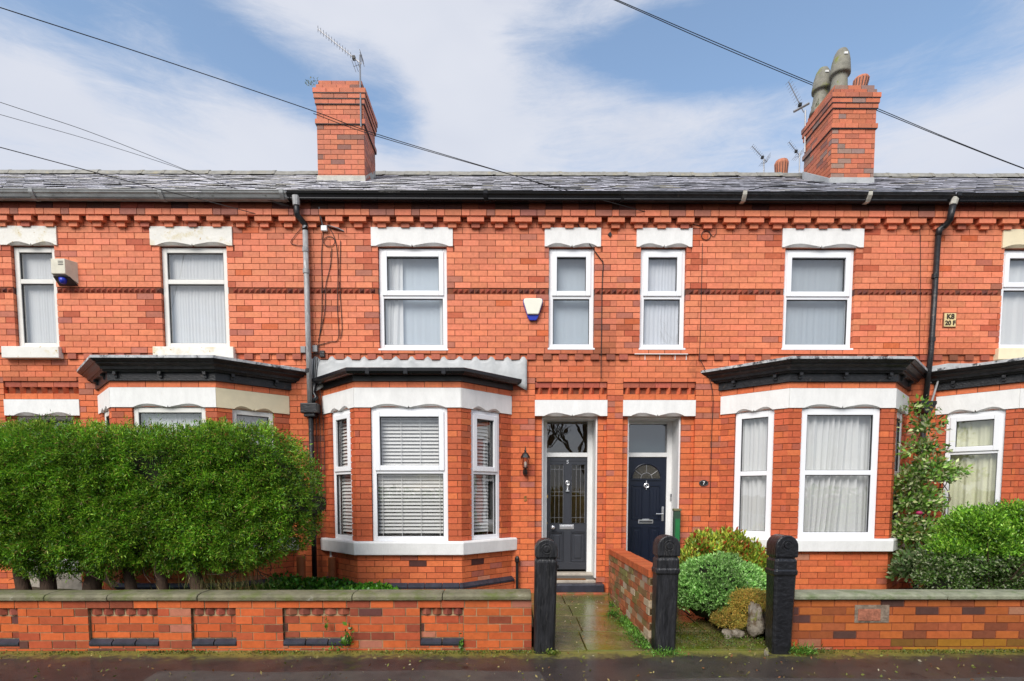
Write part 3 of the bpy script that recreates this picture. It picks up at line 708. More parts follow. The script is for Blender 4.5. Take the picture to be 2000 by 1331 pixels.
    # plinth course of blue brick
    if bay.plinth:
        for fr, wd in ((bay.Lf, bay.wl), (bay.F, bay.wf), (bay.Rf, bay.wr)):
            u = -.02
            while u < wd-.02:
                e = min(u+.231, wd+.02); q = MB()
                q.poly([fr.p(u+.004, .31, .055), fr.p(e-.004, .31, .055), fr.p(e-.004, .335, .055), fr.p(u+.004, .335, .055), fr.p(u+.004, .382, .002), fr.p(e-.004, .382, .002), fr.p(u+.004, .31, -.05), fr.p(e-.004, .31, -.05)],
                       [(0, 1, 2, 3), (3, 2, 5, 4), (0, 6, 7, 1), (0, 3, 4, 6), (1, 7, 5, 2), (4, 5, 7, 6)])
                q.build('plinth_brick', mBlueBr, wall); u = e
            bricks(B, fr, -.01, wd+.01, 0, .31, [], tint=base_tint, d=.045, depth=.14)
    return h, wall, B

DENT = [28.8+46.9*n for n in range(-15, 13)] + [636.1+46.07*n for n in range(8)] + [1006+45.3*n for n in range(11)] + [1505+45.2*n for n in range(36)]

def bay_of(xl, cl, cr, xr, fw, lw, rw, s=(.762, .945), zt=1.875, style='sash', lm=None, sillm=None, wm=None, plinth=True, fwd=.062):
    b = Bay(xl, cl, cr, xr); b.fw = fw; b.lw = (b.wl*lw[0], b.wl*lw[1]); b.rw = (b.wr*rw[0], b.wr*rw[1]); b.s0, b.s1 = s; b.zt = zt; b.style = style
    b.lm = lm or {}; b.sillm = sillm or mWhiteP; b.wm = wm or mUPVC; b.plinth = plinth; b.fwd = fwd; return b
bayA = bay_of(-5.83, -5.21, -3.83, -3.13, (.27, 1.23), (.22, .80), (.20, .78), lm={'R': mCream}, wm=mUPVCo, style='fixed', zt=2.2)
bay5 = bay_of(-2.64, -2.02, -.62, .045, (.205, 1.222), (.24, .86), (.19, .78))
bay7 = bay_of(3.06, 3.72, 5.125, 5.755, (.175, 1.235), (.22, .80), (.20, .8), s=(.806, .975), style='fixed7', zt=1.86, fwd=.085, plinth=False)
bay9 = bay_of(6.165, 6.78, 8.18, 8.80, (.2, 1.2), (.14, .86), (.20, .8), s=(.806, .975), zt=2.16)

hA, wallA, BA = house('terraced_house', -7.40, -2.945, 'brick house at the left end with a grey gutter, behind the big hedge', bayA,
    [dict(r=(-6.93, -6.325, 3.642, 5.025), l=(-7.06, -6.27), s=(-7.095, -6.295), zt=4.56, style='fixed', m=mUPVCo, lm=mWhiteW, fw=.07),
     dict(r=(-4.865, -3.93, 3.642, 5.025), l=(-4.98, -3.84), s=(-4.985, -3.855), zt=4.56, style='fixed', m=mUPVCo, lm=mWhiteW, fw=.07)],
    dict(p0=-7.17, p1=-6.106, o0=-7.07, o1=-6.25), mWhiteW, mGutG, mWhiteP, no_corbel=[(-7.10, -6.3), (-5.0, -3.86)])
h5, wall5, B5 = house('terraced_house', -2.945, 1.535, 'brick house with the grey door and slatted blinds in its bay window', bay5,
    [dict(r=(-1.822, -.857, 3.632, 5.022), l=(-1.91, -.77), zt=4.365), dict(r=(.575, 1.222, 3.645, 5.022), l=(.515, 1.302), zt=4.365)],
    dict(p0=.386, p1=1.425, o0=.49, o1=1.304), mWhiteP, mBlackP, mWhiteP, no_corbel=[(-1.9, -1.9)])
h7, wall7, B7 = house('terraced_house', 1.535, 6.03, 'brick house with the navy door and pale gathered curtains in its bay', bay7,
    [dict(r=(1.868, 2.512, 3.645, 5.022), l=(1.802, 2.583), zt=4.365), dict(r=(3.902, 4.905, 3.648, 5.022), l=(3.85, 4.994), zt=4.365)],
    dict(p0=1.651, p1=2.694, o0=1.735, o1=2.515), mWhiteP, mBlack, mWhiteP, no_corbel=[(1.80, 2.60), (3.75, 4.95)])
h9, wall9, B9 = house('terraced_house', 6.03, 10.48, 'brick house at the right end with a yellow curtain in its bay', bay9,
    [dict(r=(7.00, 7.98, 3.655, 5.022), l=(6.955, 8.08), s=(6.955, 8.08), zt=4.50, lm=mCream), dict(r=(9.3, 9.94, 3.645, 5.022), l=(9.2, 10.02), s=(9.2, 10.02), zt=4.365, lm=mCream)],
    dict(p0=9.15, p1=10.2, o0=9.24, o1=10.1), mCream, mBlack, mWhiteP, no_corbel=[(6.95, 8.1), (9.2, 10.1)])

SH = -8.935
bayL = bay_of(-2.64+SH, -2.02+SH, -.62+SH, .045+SH, (.205, 1.222), (.24, .86), (.19, .78))
hL, wallL, BL = house('terraced_house', -11.88, -7.40, 'brick house beyond the left end, showing only the far left of the roof', bayL,
    [dict(r=(-1.822+SH, -.857+SH, 3.632, 5.022), l=(-1.91+SH, -.77+SH), zt=4.365), dict(r=(.575+SH, 1.222+SH, 3.645, 5.022), l=(.515+SH, 1.302+SH), zt=4.365)],
    dict(p0=.386+SH, p1=1.425+SH, o0=.49+SH, o1=1.304+SH), mWhiteP, mBlackP, mWhiteP)
SH = 8.945
bayR = bay_of(3.06+SH, 3.72+SH, 5.125+SH, 5.755+SH, (.175, 1.235), (.22, .80), (.20, .8), s=(.806, .975), style='fixed7', zt=1.86, fwd=.085)
hR, wallR, BR = house('terraced_house', 10.48, 14.97, 'brick house beyond the right end, showing only the far right of the roof', bayR,
    [dict(r=(1.868+SH, 2.512+SH, 3.645, 5.022), l=(1.802+SH, 2.583+SH), zt=4.365), dict(r=(3.902+SH, 4.905+SH, 3.648, 5.022), l=(3.85+SH, 4.994+SH), zt=4.365)],
    dict(p0=1.651+SH, p1=2.694+SH, o0=1.735+SH, o1=2.515+SH), mWhiteP, mBlack, mWhiteP)

# ------------------------------------------------------------------ roofs, gutters, ridge tiles
def roof(h, x0, x1, seed):
    rr = random.Random(seed)
    dk = MB(); dk.fprism(Fr(x0, 0, 0, 1), [(EY+.03, EZ-.05), (12.2, ZR-.05), (16.4, roof_z(16.4)-.05), (16.4, roof_z(16.4)-.16), (12.2, ZR-.17), (8.25, roof_z(8.25)-.16), (EY+.03, EZ-.10)], -(x1-x0), 0)
    r = dk.build('roof', mGasket, h)
    s = MB(); gauge = .215; nrow = int((12.2-EY)/math.cos(math.atan(RS))/gauge); sl = math.atan(RS); ca, sa = math.cos(sl), math.sin(sl)
    for row in range(nrow+1):
        u = x0 - (.15 if row % 2 else 0)
        while u < x1:
            wd = .30*rr.uniform(.97, 1.03); a, b = max(u+.002, x0), min(u+wd-.002, x1); u += wd
            if b-a < .04: continue
            t0 = row*gauge+rr.uniform(-.008, .008); t1 = min(t0+gauge*1.5, (12.2-EY)/ca-.01); lift = .016+rr.uniform(0, .016)
            th = rr.uniform(.006, .010); sk = rr.uniform(-.004, .004)
            y0, y1 = EY+t0*ca, EY+t1*ca
            z0, z1 = EZ+t0*sa-.045+lift, EZ+t1*sa-.045
            v = rr.random(); c = (.32, .32, .36) if v < .55 else (.44, .43, .48) if v < .78 else (.12, .12, .13) if v < .93 else (.32, .30, .25)
            k = rr.uniform(.6, 1.35); c = tuple(q*k for q in c)
            s.poly([(a, y0, z0-th+sk), (b, y0, z0-th-sk), (b, y1, z1-th), (a, y1, z1-th), (a, y0, z0+sk), (b, y0, z0-sk), (b, y1, z1), (a, y1, z1)],
                   [(0, 1, 5, 4), (4, 5, 6, 7), (1, 2, 6, 5), (3, 0, 4, 7), (3, 2, 1, 0)], c)
    s.build('slate', mSlate, r, kind='stuff')
    bs = MB(); bs.poly([(x0, 12.2, ZR-.03), (x1, 12.2, ZR-.03), (x1, 16.45, roof_z(16.45)-.03), (x0, 16.45, roof_z(16.45)-.03)], [(0, 1, 2, 3)], (.13, .135, .16)); bs.build('rear_slope', mSlate, r)
    # ridge tiles
    n = round((x1-x0)/.445); me = None
    q = MB(); wd = (x1-x0)/n
    prof = [(-.16, -.10), (-.11, -.015), (-.05, .028), (0, .038), (.05, .028), (.11, -.015), (.16, -.10)]
    q.rings([[Vector((x, y, z)) for (y, z) in prof] for x in (0, wd-.02)]); q.rings([[Vector((x, y*1.03, z*1.0+.006)) for (y, z) in prof] for x in (wd-.05, wd+.012)])
    for i in range(n):
        if me is None: o = q.build('ridge_tile', mRidge, r, smooth=False); me = o.data
        else: o = bpy.data.objects.new('ridge_tile', me); col.objects.link(o); adopt(o, r)
        o.location = (x0+i*wd, 12.2, ZR+rr.uniform(-.006, .008)); o.rotation_euler = (0, rr.uniform(-.012, .012), 0)
    return r
roofA = roof(hA, -7.40, -2.945, 1); roof5 = roof(h5, -2.945, 1.535, 2); roof7 = roof(h7, 1.535, 6.03, 3); roof9 = roof(h9, 6.03, 10.48, 4); roof(hL, -11.88, -7.40, 5); roof(hR, 10.48, 14.97, 6)
def gutter(h, x0, x1, m, zoff=0, joints=(), jm=None):
    # ogee profile hung below the slates, a little proud of the eaves course (y, z)
    zt, zb = EZ-.012+zoff, EZ-.106+zoff; yb, yf = 8.135, 8.005
    prof = [(yb, zt-.01), (yb, zb), (yf+.05, zb-.004), (yf+.035, zb+.018), (yf+.02, zb+.045), (yf+.002, zb+.06), (yf-.004, zt-.012), (yf-.012, zt-.010), (yf-.012, zt), (yf+.006, zt), (yf+.012, zb+.066), (yb-.02, zb+.02), (yb-.008, zt-.01)]
    g = MB(); g.rings([[Vector((x, y, z)) for (y, z) in prof] for x in (x0, x1)], closed=True)
    o = g.build('gutter', m, h)
    fb = MB(); fb.box((x0, 8.137, EZ-.075), (x1, 8.24, EZ-.03)); fb.build('fascia_board', mBlack, h)
    for j in joints:
        k = MB(); p2 = [(yb, zt+.004), (yb, zb-.008), (yf+.045, zb-.014), (yf+.02, zb+.01), (yf-.014, zb+.052), (yf-.020, zt+.006)]
        k.rings([[Vector((x, y, z)) for (y, z) in p2] for x in (j-.028, j+.028)], closed=True); k.build('gutter_joint', jm or m, o, bevel=.004)
    return o
gutter(hA, -7.40, -2.99, mGutG, 0, [W(60, 380, 8.0)[0], W(312, 380, 8.0)[0], -3.05], mGutG)
gutter(h5, -2.98, 1.535, mBlackP, 0, [-.3])
gutter(h7, 1.538, 6.07, mBlack, 0, [W(1455, 380, 8)[0], W(1700, 380, 8)[0]], mCement)
gutter(h9, 6.09, 10.48, mBlackP, -.006, [6.12]); gutter(hL, -11.88, -7.41, mGutG); gutter(hR, 10.49, 14.97, mBlackP)

# ------------------------------------------------------------------ bay tops
def cornice(h, bay, seed):
    m = MB(); ring_prism(m, bay, [(3.052, .03), (3.155, .03), (3.157, .075), (3.180, .085), (3.182, .105), (3.215, .115), (3.245, .155), (3.262, .160), (3.264, .175), (3.290, .205), (3.300, .21), (3.302, .198)])
    c = m.build('bay_cornice', mBlack, h)
    l = MB(); ring_prism(l, bay, [(3.302, .214), (3.336, .212), (3.340, .19), (3.385, -.25)]); l.build('lead_roof', mLeadO, c)
    for fr, wd, us in ((bay.F, bay.wf, (.08, .5, .92)), (bay.Lf, bay.wl, (.22, .82)), (bay.Rf, bay.wr, (.2, .8))):
        for i in us:
            u = wd*i; b = MB(); b.fprism(Fr(*(fr.p(u-.018, 0)[:2]), -fr.n.x, -fr.n.y) if False else fr, [(u-.02, 3.156), (u-.02, 3.085), (u+.02, 3.085), (u+.02, 3.156)], .03, .055)
            b.fprism(fr, [(u-.02, 3.156), (u-.02, 3.12), (u+.02, 3.12), (u+.02, 3.156)], .055, .085); b.build('bracket', mBlack, c)
cornice(hA, bayA, 1); cornice(h7, bay7, 2); cornice(h9, bay9, 3); cornice(hL, bayL, 4); cornice(hR, bayR, 5)
def ogee5():
    m = MB(); ring_prism(m, bay5, [(3.052, .02), (3.125, .02), (3.127, .05), (3.15, .05)]); c = m.build('bay_fascia', mBlackI, h5)
    g = MB(); prof = [(.05, 3.20), (.052, 3.135), (.085, 3.118), (.125, 3.125), (.15, 3.155), (.152, 3.195), (.145, 3.20), (.12, 3.18), (.10, 3.165), (.07, 3.17)]
    rr = [[bay5.ring(o, z, D-.02)[i] for (o, z) in prof] for i in range(4)]
    g.rings(rr, closed=True); go = g.build('bay_gutter', mBlackP, h5)
    for t in (.15, .5, .85):
        u = bay5.wf*t; k = MB(); k.fbox(bay5.F, u-.028, u+.028, 3.116, 3.198, .05, .156); k.build('gutter_clip', mBlackP, go, bevel=.006)
    # low lead-grey roof and the flashing dressed up the wall, scalloped between the corbels
    l = MB(); ring_prism(l, bay5, [(3.15, .05), (3.185, .06), (3.25, -.2)]); l.build('bay_roof', mLead, h5)
    f = MB(); x0, x1 = -2.83, .27; n = 90; top = []; bot = []
    pts = []
    for i in range(n+1):
        x = x0+(x1-x0)*i/n; ph = ((x+2.945-.05) % .2262)/.2262
        zt = 3.472+(.055*math.sin(math.pi*(ph-.52)/.48) if ph > .52 else 0)
        zb = 3.16 if -2.5 < x < .05 else (3.16-.12*max(0, (x-.05)/.22)) if x > 0 else 3.16-.2*(-2.5-x)/.33
        for j in range(7):
            t = j/6; z = zb+(zt-zb)*t; yy = FL.p(x, z, .02+.012*math.sin(9*x+5*z)*math.sin(13*z+x*3)+.045*(1-t)).y
            pts.append((x, yy, z))
    f.poly(pts, [(i*7+j, (i+1)*7+j, (i+1)*7+j+1, i*7+j+1) for i in range(n) for j in range(6)])
    o = f.build('lead_flashing', mLead, h5, smooth=True); s = o.modifiers.new('t', 'SOLIDIFY'); s.thickness = .006
ogee5()
fl = MB(); fl.fprism(FL, [(6.05, 3.16), (6.06, 3.40), (6.3, 3.44), (7.6, 3.44), (7.6, 3.3)], .002, .02); fl.build('lead_flashing', mLead, h9, bevel=.006)
fl = MB(); fl.fprism(FL, [(-3.9, 3.34), (-3.2, 3.34), (-2.99, 3.25), (-2.96, 3.36), (-3.2, 3.40), (-3.9, 3.38)], .002, .02); fl.build('lead_flashing', mLeadO, hA, bevel=.006)

# ------------------------------------------------------------------ chimneys
def chimney(h, B, x0, x1, y0, y1, zb, ztop, label, cem):
    c = MB(); zz = ztop-.16
    c.box((x0+.01, y0+.01, roof_z(y0)-.4), (x1-.01, y1-.01, ztop-.10))
    base = c.build('chimney', mMortarG, h, label=label)
    S = []
    faces = [(Fr(x0, y0), x1-x0), (Fr(x1, y0, 0, 1), y1-y0), (Fr(x0, y1, 0, -1), y1-y0), (Fr(x1, y1, -1, 0), x1-x0)]
    levels = []
    z = ztop-.075; offs = [.0, .02, .055, .05, .035, .025, 0, 0, 0, .03]
    g = (ztop, .0822)
    for k in range(34):
        zt = ztop-k*.0822; zl = zt-.0822
        if zt < zb: break
        o = {0: -.03, 1: .0, 2: .048, 3: .036, 4: .022, 5: 0.0, 6: 0, 7: 0, 8: .025}.get(k, 0)
        for i, (fr, wd) in enumerate(faces):
            f2 = Fr(*fr.p(0, 0, 0)[:2], fr.u.x, fr.u.y)
            tmp = []
            ins = .012 if i % 2 else 0; bricks(tmp, f2, -o+ins, wd+o-ins, zl, zt, [], tint=chim_tint, d=o, depth=.1+o, grid=g, phase=.06*i)
            S += tmp
    mb = MB(); box_from(S, mb); mb.build('brick', mBrickA, base, kind='stuff')
    led = MB()  # thin black slabs along the underside of the projecting courses
    for k, o in ((3, .048), (4, .036), (5, .022), (9, .025)):
        z = ztop-k*.0822; led.box((x0-o+.004, y0-o+.004, z-.006), (x1+o-.004, y1+o-.004, z+.004))
    led.build('dark_ledge', mGasket, base)
    f = MB()
    o = .012
    f.box((x0-o, y0-o, roof_z(y0)-.2), (x1+o, y0+.04, roof_z(y0)+.06))
    for xs in (x0-o, x1): f.fprism(Fr(xs, 0, 0, 1), [(y0, roof_z(y0)+.05), (y0, roof_z(y0)-.2), (y1, roof_z(y1)-.2), (y1, roof_z(y1)+.12)], -o, 0)
    f.build('flashing', cem, base, bevel=.004)
    cp = MB(); cp.box((x0+.04, y0+.04, ztop-.12), (x1-.04, y1-.04, ztop+.01)); cp.build('cement_cap', mMortarG, base, bevel=.02)
    return base
YC = 10.3
cx0, _ = W(619, 300, YC); cx1, zt5 = W(709, 156, YC); zb5 = W(660, 356, YC)[1]
ch5 = chimney(h5, B5, cx0+.01, cx1, YC, YC+.85, zb5+.02, W(660, 155, YC)[1], 'tall orange brick chimney with cowls and an aerial on its mast', mCement)
dx0, _ = W(1624, 300, YC); dx1, _ = W(1708, 300, YC)
ch7 = chimney(h7, B7, dx0, dx1, YC, YC+.95, zb5+.02, W(1680, 164, YC)[1], 'tall weathered brick chimney with mossy grey pots', mLead)
print('chimneys', cx0, cx1, dx0, dx1, W(660, 155, YC), W(1680, 164, YC), 'base', zb5, roof_z(YC))
CT5 = W(660, 155, YC)[1]; CT7 = W(1680, 164, YC)[1]
# wire cowls
for (px, Y) in ((649, 10.75), (690, 10.75)):
    x = W(px, 150, Y)[0]; k = MB(); zc = CT5
    for i in range(4): k.tube([(x+.045*math.cos(a), Y+.045*math.sin(a), zc+.10+.035*i) for a in [2*math.pi*j/14 for j in range(15)]], .006, 4)
    for j in range(6): a = 2*math.pi*j/6; k.tube([(x+.045*math.cos(a), Y+.045*math.sin(a), zc), (x+.045*math.cos(a), Y+.045*math.sin(a), zc+.2)], .005, 4)
    k.lathe((x, Y, zc), [(.055, 0), (.055, .08), (.045, .09)], 12); k.build('chimney_cowl', mAlu, ch5)
def tall_pot(px, py_top, py_base, Y, scale=1):
    x, zt = W(px, py_top, Y); zb = CT7-.02; H = zt-zb; k = MB()
    k.lathe((x, Y, zb), [(.18, 0), (.175, .04), (.15, .12), (.128, H*.42), (.126, H*.50), (.168, H*.49), (.172, H*.53), (.165, H*.60), (.148, H*.76), (.118, H*.90), (.08, H*.98), (.03, H)], 18, lean=(.05, 0))
    o = k.build('chimney_pot', mPotG, ch7, smooth=True)
    v = MB(); v.fbox(Fr(x+.05*H*.8, Y-.140), -.03, .03, zb+H*.80, zb+H*.84, -.03, .012); v.build('vent_hole', mWhiteP, o)
    return o
tall_pot(1640, 97, 165, YC+.42); tall_pot(1604, 134, 190, YC+.78)
def ribbed_pot(x, Y, z, r, H, parent, name='chimney_pot', lean=0):
    k = MB(); n = 28; prof = [(r*.72, 0), (r*.72, H*.12), (r*.78, H*.14), (r*.98, H*.85), (r*.85, H*.97), (r*.55, H)]
    base = len(k.v)
    rings = []
    for (q, z2) in prof:
        rings.append([Vector((x+lean*z2+q*(1+(.07 if j % 2 and .13*H < z2 < .9*H else 0))*math.cos(2*math.pi*j/n), Y+q*(1+(.07 if j % 2 else 0))*math.sin(2*math.pi*j/n), z+z2)) for j in range(n)])
    k.rings(rings, closed=True); o = k.build(name, mPotO, parent)
    s = MB()
    for j in range(14):
        a = 2*math.pi*j/14; s.tube([(x+lean*H*.25+r*.83*math.cos(a), Y+r*.83*math.sin(a), z+H*.25), (x+lean*H*.8+r*.96*math.cos(a), Y+r*.96*math.sin(a), z+H*.8)], .009, 4)
    s.build('dark_slot', mGasket, o); return o
px_, _ = W(1679, 140, YC+.2); ribbed_pot(px_, YC+.2, CT7-.03, .125, .27, ch7, lean=.15)
# neighbour's chimney behind the ridge
rc = thing('rear_chimney', (4.9*14.5/10, 14.6, 6.9), 'orange ribbed chimney pot showing above the ridge between two small aerials', 'chimney')
xr_, zr_ = W(1526, 332, 14.6); k = MB(); k.box((xr_-.4, 14.2, roof_z(14.2)-1), (xr_+.5, 15.0, zr_-.34)); k.build('stack', mMortarG, rc)
ribbed_pot(xr_, 14.6, zr_-.35, .16, .57, rc)

# ------------------------------------------------------------------ aerials
def aerial(name, foot, top, tip, boomback, label, n=12, el=.09, refl=None, box=None, r=.011, clamp=True):
    t = thing(name, foot, label, 'aerial', 'television aerials')
    foot, top, tip, bb = map(Vector, (foot, top, tip, boomback))
    MB().tube([foot, top], r*1.3, 6).build('mast', mAlu, t)
    MB().tube([bb, tip], r*.8, 5).build('boom', mAlu, t)
    d_ = (tip-bb).normalized(); side = d_.cross(Vector((0, 1, 0))).normalized()
    e = MB()
    for i in range(n):
        p = bb+(tip-bb)*(.25+.75*i/(n-1)); s2 = (side*.45+Vector((.0, .9, 0))); e.tube([p-s2*el, p+s2*el], r*.35, 4)
    e.build('element', mAlu, t)
    rf = MB(); up = side
    if refl == 'bar':
        rf.tube([bb+d_*.22*0+d_*.1-Vector((.14, 0, .075)), bb+d_*.1+Vector((.14, 0, .075))], .022, 6)
    else:
        for s1 in (-1, 1):
            for q in range(3): p = bb+d_*(.02+.03*q)+side*s1*(.05+.03*q); rf.tube([p-Vector((0, .14, 0)), p+Vector((0, .14, 0))], r*.35, 4)
            rf.tube([bb, bb+d_*.08+side*s1*.12], r*.4, 4)
    rf.build('reflector', mAlu, t)
    b = MB(); q = bb+d_*.16; b.box((q.x-.025, q.y-.03, q.z-.03), (q.x+.025, q.y+.03, q.z+.02)); b.build('dipole_box', mCable, t)
    return t
Y1 = YC-.03
aerial('tv_aerial', WP(705, 248, Y1), WP(703, 108, Y1), WP(621, 57, Y1), WP(706, 125, Y1), 'large aerial on a mast strapped to the front of the left chimney', 13, .05)
Y2 = YC+.9
aerial('tv_aerial', WP(1572, 298, Y2), WP(1573, 216, Y2), WP(1540, 160, Y2), WP(1570, 220, Y2), 'tilted aerial with a dark crossbar on a thin mast left of the right chimney', 10, .07, 'bar')
Y3 = 14.2
aerial('tv_aerial', WP(1492, 348, Y3), WP(1492, 311, Y3), WP(1469, 286, Y3), WP(1498, 317, Y3), 'small aerial above the ridge left of the orange chimney pot', 9, .06)
aerial('tv_aerial', WP(1561, 348, Y3), WP(1562, 298, Y3), WP(1541, 278, Y3), WP(1563, 306, Y3), 'small aerial above the ridge between the orange chimney pot and the right chimney', 8, .06)

# ------------------------------------------------------------------ doors
def door_frame(h, o0, o1, zs, zt, rec, zlf, name='door_frame'):
    """white timber lining and frame; the frame stands rec behind the panel face"""
    m = MB(); t = .025; f = .075
    m.fbox(FP, o0+.001, o0+t, zs-.05, 2.695, -rec-.02, -.035); m.fbox(FP, o1-t, o1-.001, zs-.05, 2.695, -rec-.02, -.035)
    m.fbox(FP, o0+t, o1-t, 2.695-t, 2.695, -rec-.02, -.05)
    a, b = o0+t, o1-t
    m.fbox(FP, a, a+f, zs, 2.695-t, -rec-.08, -rec); m.fbox(FP, b-f, b, zs, 2.695-t, -rec-.08, -rec)
    m.fbox(FP, a+f, b-f, zt, 2.695-t, -rec-.08, -rec-.002); m.fbox(FP, a+f, b-f, zlf, zlf+.065, -rec-.08, -rec-.001)
    return m.build(name, mWoodW, h, bevel=.004), a+f, b-f
YD = lambda rec: D+.085+rec
rec5 = .345; Y5 = YD(rec5)
zth5 = W(1108, 1114, Y5)[1]; zd5 = W(1108, 893, Y5)[1]; zl5t = W(1108, 820, Y5)[1]
df5, a5, b5 = door_frame(h5, .49, 1.304, zth5-.03, zl5t, rec5, zd5)
print('door5', a5, b5, zth5, zd5, zl5t, 'px', [W(p, 1000, Y5)[0] for p in (1064, 1152)])
def pane(fr, u0, u1, z0, z1, d, parent, m, name='pane'):
    p = MB(); P = fr.p; p.poly([P(u0, z0, d), P(u1, z0, d), P(u1, z1, d), P(u0, z1, d)], [(0, 1, 2, 3)]); return p.build(name, m, parent)
pane(FP, a5, b5, zd5+.065, zl5t, -rec5-.04, df5, mGlass, 'fanlight')
# hallway behind door 5
hl = MB(); hl.box((a5-.05, Y5+1.6, .3), (b5+.3, Y5+1.65, 2.9)); hl.build('hall_wall', mHall, h5)
def panel(mb, fr, u0, u1, z0, z1, d):            # raised-and-fielded panel: bevelled recess and raised centre
    t = .018
    P = fr.p
    def ring(o, dd): return [P(u0+o, z0+o, d+dd), P(u1-o, z0+o, d+dd), P(u1-o, z1-o, d+dd), P(u0+o, z1-o, d+dd)]
    mb.rings([ring(0, .001), ring(.006, .010), ring(.016, .010), ring(.024, -.006), ring(.05, -.006), ring(.065, .006)], closed=True, capends=False)
    mb.poly(ring(.065, .006), [(0, 1, 2, 3)])
    mb.poly(ring(0, .001), [])
def door_leaf5():
    dd = -rec5-.02; u0, u1 = a5+.003, b5-.003; z0, z1 = zth5+.01, zd5-.006; w_ = u1-u0; H = z1-z0
    fx = lambda px: W(px, 1000, Y5+.02)[0]; fz = lambda py: W(1108, py, Y5+.02)[1]
    gl = [(fx(1073.5), fx(1101)), (fx(1115), fx(1143))]; gz = (fz(1023), fz(907))
    pz = (fz(1098), fz(1039))
    m = MB(); holes = [(a, b, *gz) for a, b in gl] + [(a, b, *pz) for a, b in gl]
    core(m, FP, u0, u1, z0, z1, holes, dd-.04, dd, 0)
    pm = MB()
    for a, b in gl:
        t = .008; pm.fbox(FP, a, a+t, *gz, dd-.03, dd+.006); pm.fbox(FP, b-t, b, *gz, dd-.03, dd+.006); pm.fbox(FP, a+t, b-t, gz[0], gz[0]+t, dd-.03, dd+.006); pm.fbox(FP, a+t, b-t, gz[1]-t, gz[1], dd-.03, dd+.006)
        panel(pm, FP, a, b, pz[0], pz[1], dd-.016)
    m.fbox(FP, u0, u1, z1-.055, z1-.048, dd, dd+.006)
    dr = m.build('front_door', mDoorG, h5, label='dark grey panelled front door with two leaded glass lights', bevel=.002)
    pm.build('door_moulding', mDoorG, dr)
    for a, b in gl:
        pane(FP, a, b, *gz, dd-.015, dr, mGlassD)
        c = MB(); w2 = b-a
        for q in (.36, .66): c.fbox(FP, a+w2*q-.002, a+w2*q+.002, gz[0], gz[1], dd-.016, dd-.010)
        for zq in (.915, .535, .47, .10): c.fbox(FP, a, b, gz[0]+(gz[1]-gz[0])*zq-.002, gz[0]+(gz[1]-gz[0])*zq+.002, dd-.0165, dd-.0095)
        for e_ in (a+.008, b-.012): c.fbox(FP, e_, e_+.004, gz[0], gz[1], dd-.016, dd-.010)
        c.build('lead_came', mAlu, dr)
    um = (gl[0][1]+gl[1][0])/2
    text_mesh('5', .075, .004, FP, um, fz(903), dd+.004, 'door_number', mChrome, dr, .002)
    kb = MB(); kb.lathe((0, 0, 0), [(.012, 0), (.012, .03), (.03, .04), (.034, .055), (.028, .07), (.01, .078)], 14)
    kk = MB(); n0 = FP.p(fx(1079.5), fz(1030), dd)
    kk.v = [(n0.x+x, n0.y-z, n0.z+y) for (x, y, z) in kb.v]; kk.f = [f for f in kb.f]; kk.c = kb.c; kk.m = kb.m; kk.build('door_knob', mChrome, dr, smooth=True)
    lb = MB(); a, b = fx(1093), fx(1121); zc = fz(1029.5); lb.fbox(FP, a, b, zc-.034, zc+.034, dd, dd+.006); lb.fbox(FP, a+.018, b-.018, zc-.018, zc+.018, dd+.006, dd+.014); lb.build('letter_plate', mChrome, dr, bevel=.003)
    kn = MB(); zk = fz(947); kn.tube([FP.p(um+.028*math.sin(t), zk+.025+.030*math.cos(t), dd+.02) for t in [2*math.pi*i/14 for i in range(15)]], .006, 6)
    kn.tube([FP.p(um, zk-.005, dd+.02), FP.p(um+.004, zk-.04, dd+.022), FP.p(um-.002, zk-.085, dd+.02)], [.012, .009, .014], 8); kn.fbox(FP, um-.028, um+.024, zk-.105, zk-.088, dd, dd+.03); kn.fbox(FP, um-.012, um+.012, zk-.10, zk+.06, dd, dd+.008)
    kn.build('door_knocker', mChrome, dr)
    l2 = MB(); l2.fbox(FP, fx(1066), fx(1070), fz(973), fz(967), dd, dd+.01); l2.fbox(FP, fx(1065), fx(1069), fz(1024), fz(1020), dd, dd+.01); l2.build('lock_cylinder', mBrass, dr)
door_leaf5()
# threshold, stone step, mat and blue-brick nosing at door 5
st = MB(); zg = path_z(8.25)
st.fbox(FP, .49, 1.304, .1, zth5-.03, -rec5-.1, -.20); st.build('door_step', mStepSt, h5, label='pale stone step below the grey door', bevel=.006)
st = MB(); st.fbox(FP, .49, 1.304, .1, zth5-.115, -.199, -.06); st.build('door_step', mStepSt, h5, bevel=.006)
mt_ = MB(); mt_.fbox(FP, .55, 1.16, zth5-.113, zth5-.100, -.19, -.08); tag(mt_.build('doormat', mMat, None, bevel=.004), 'brown coir doormat lying on the step of the grey door', 'doormat')
st = MB()
st.box((.40, 8.20, .1), (1.40, 8.37, .27))
st.build('blue_brick_step', mBlueBr, h5, bevel=.018)

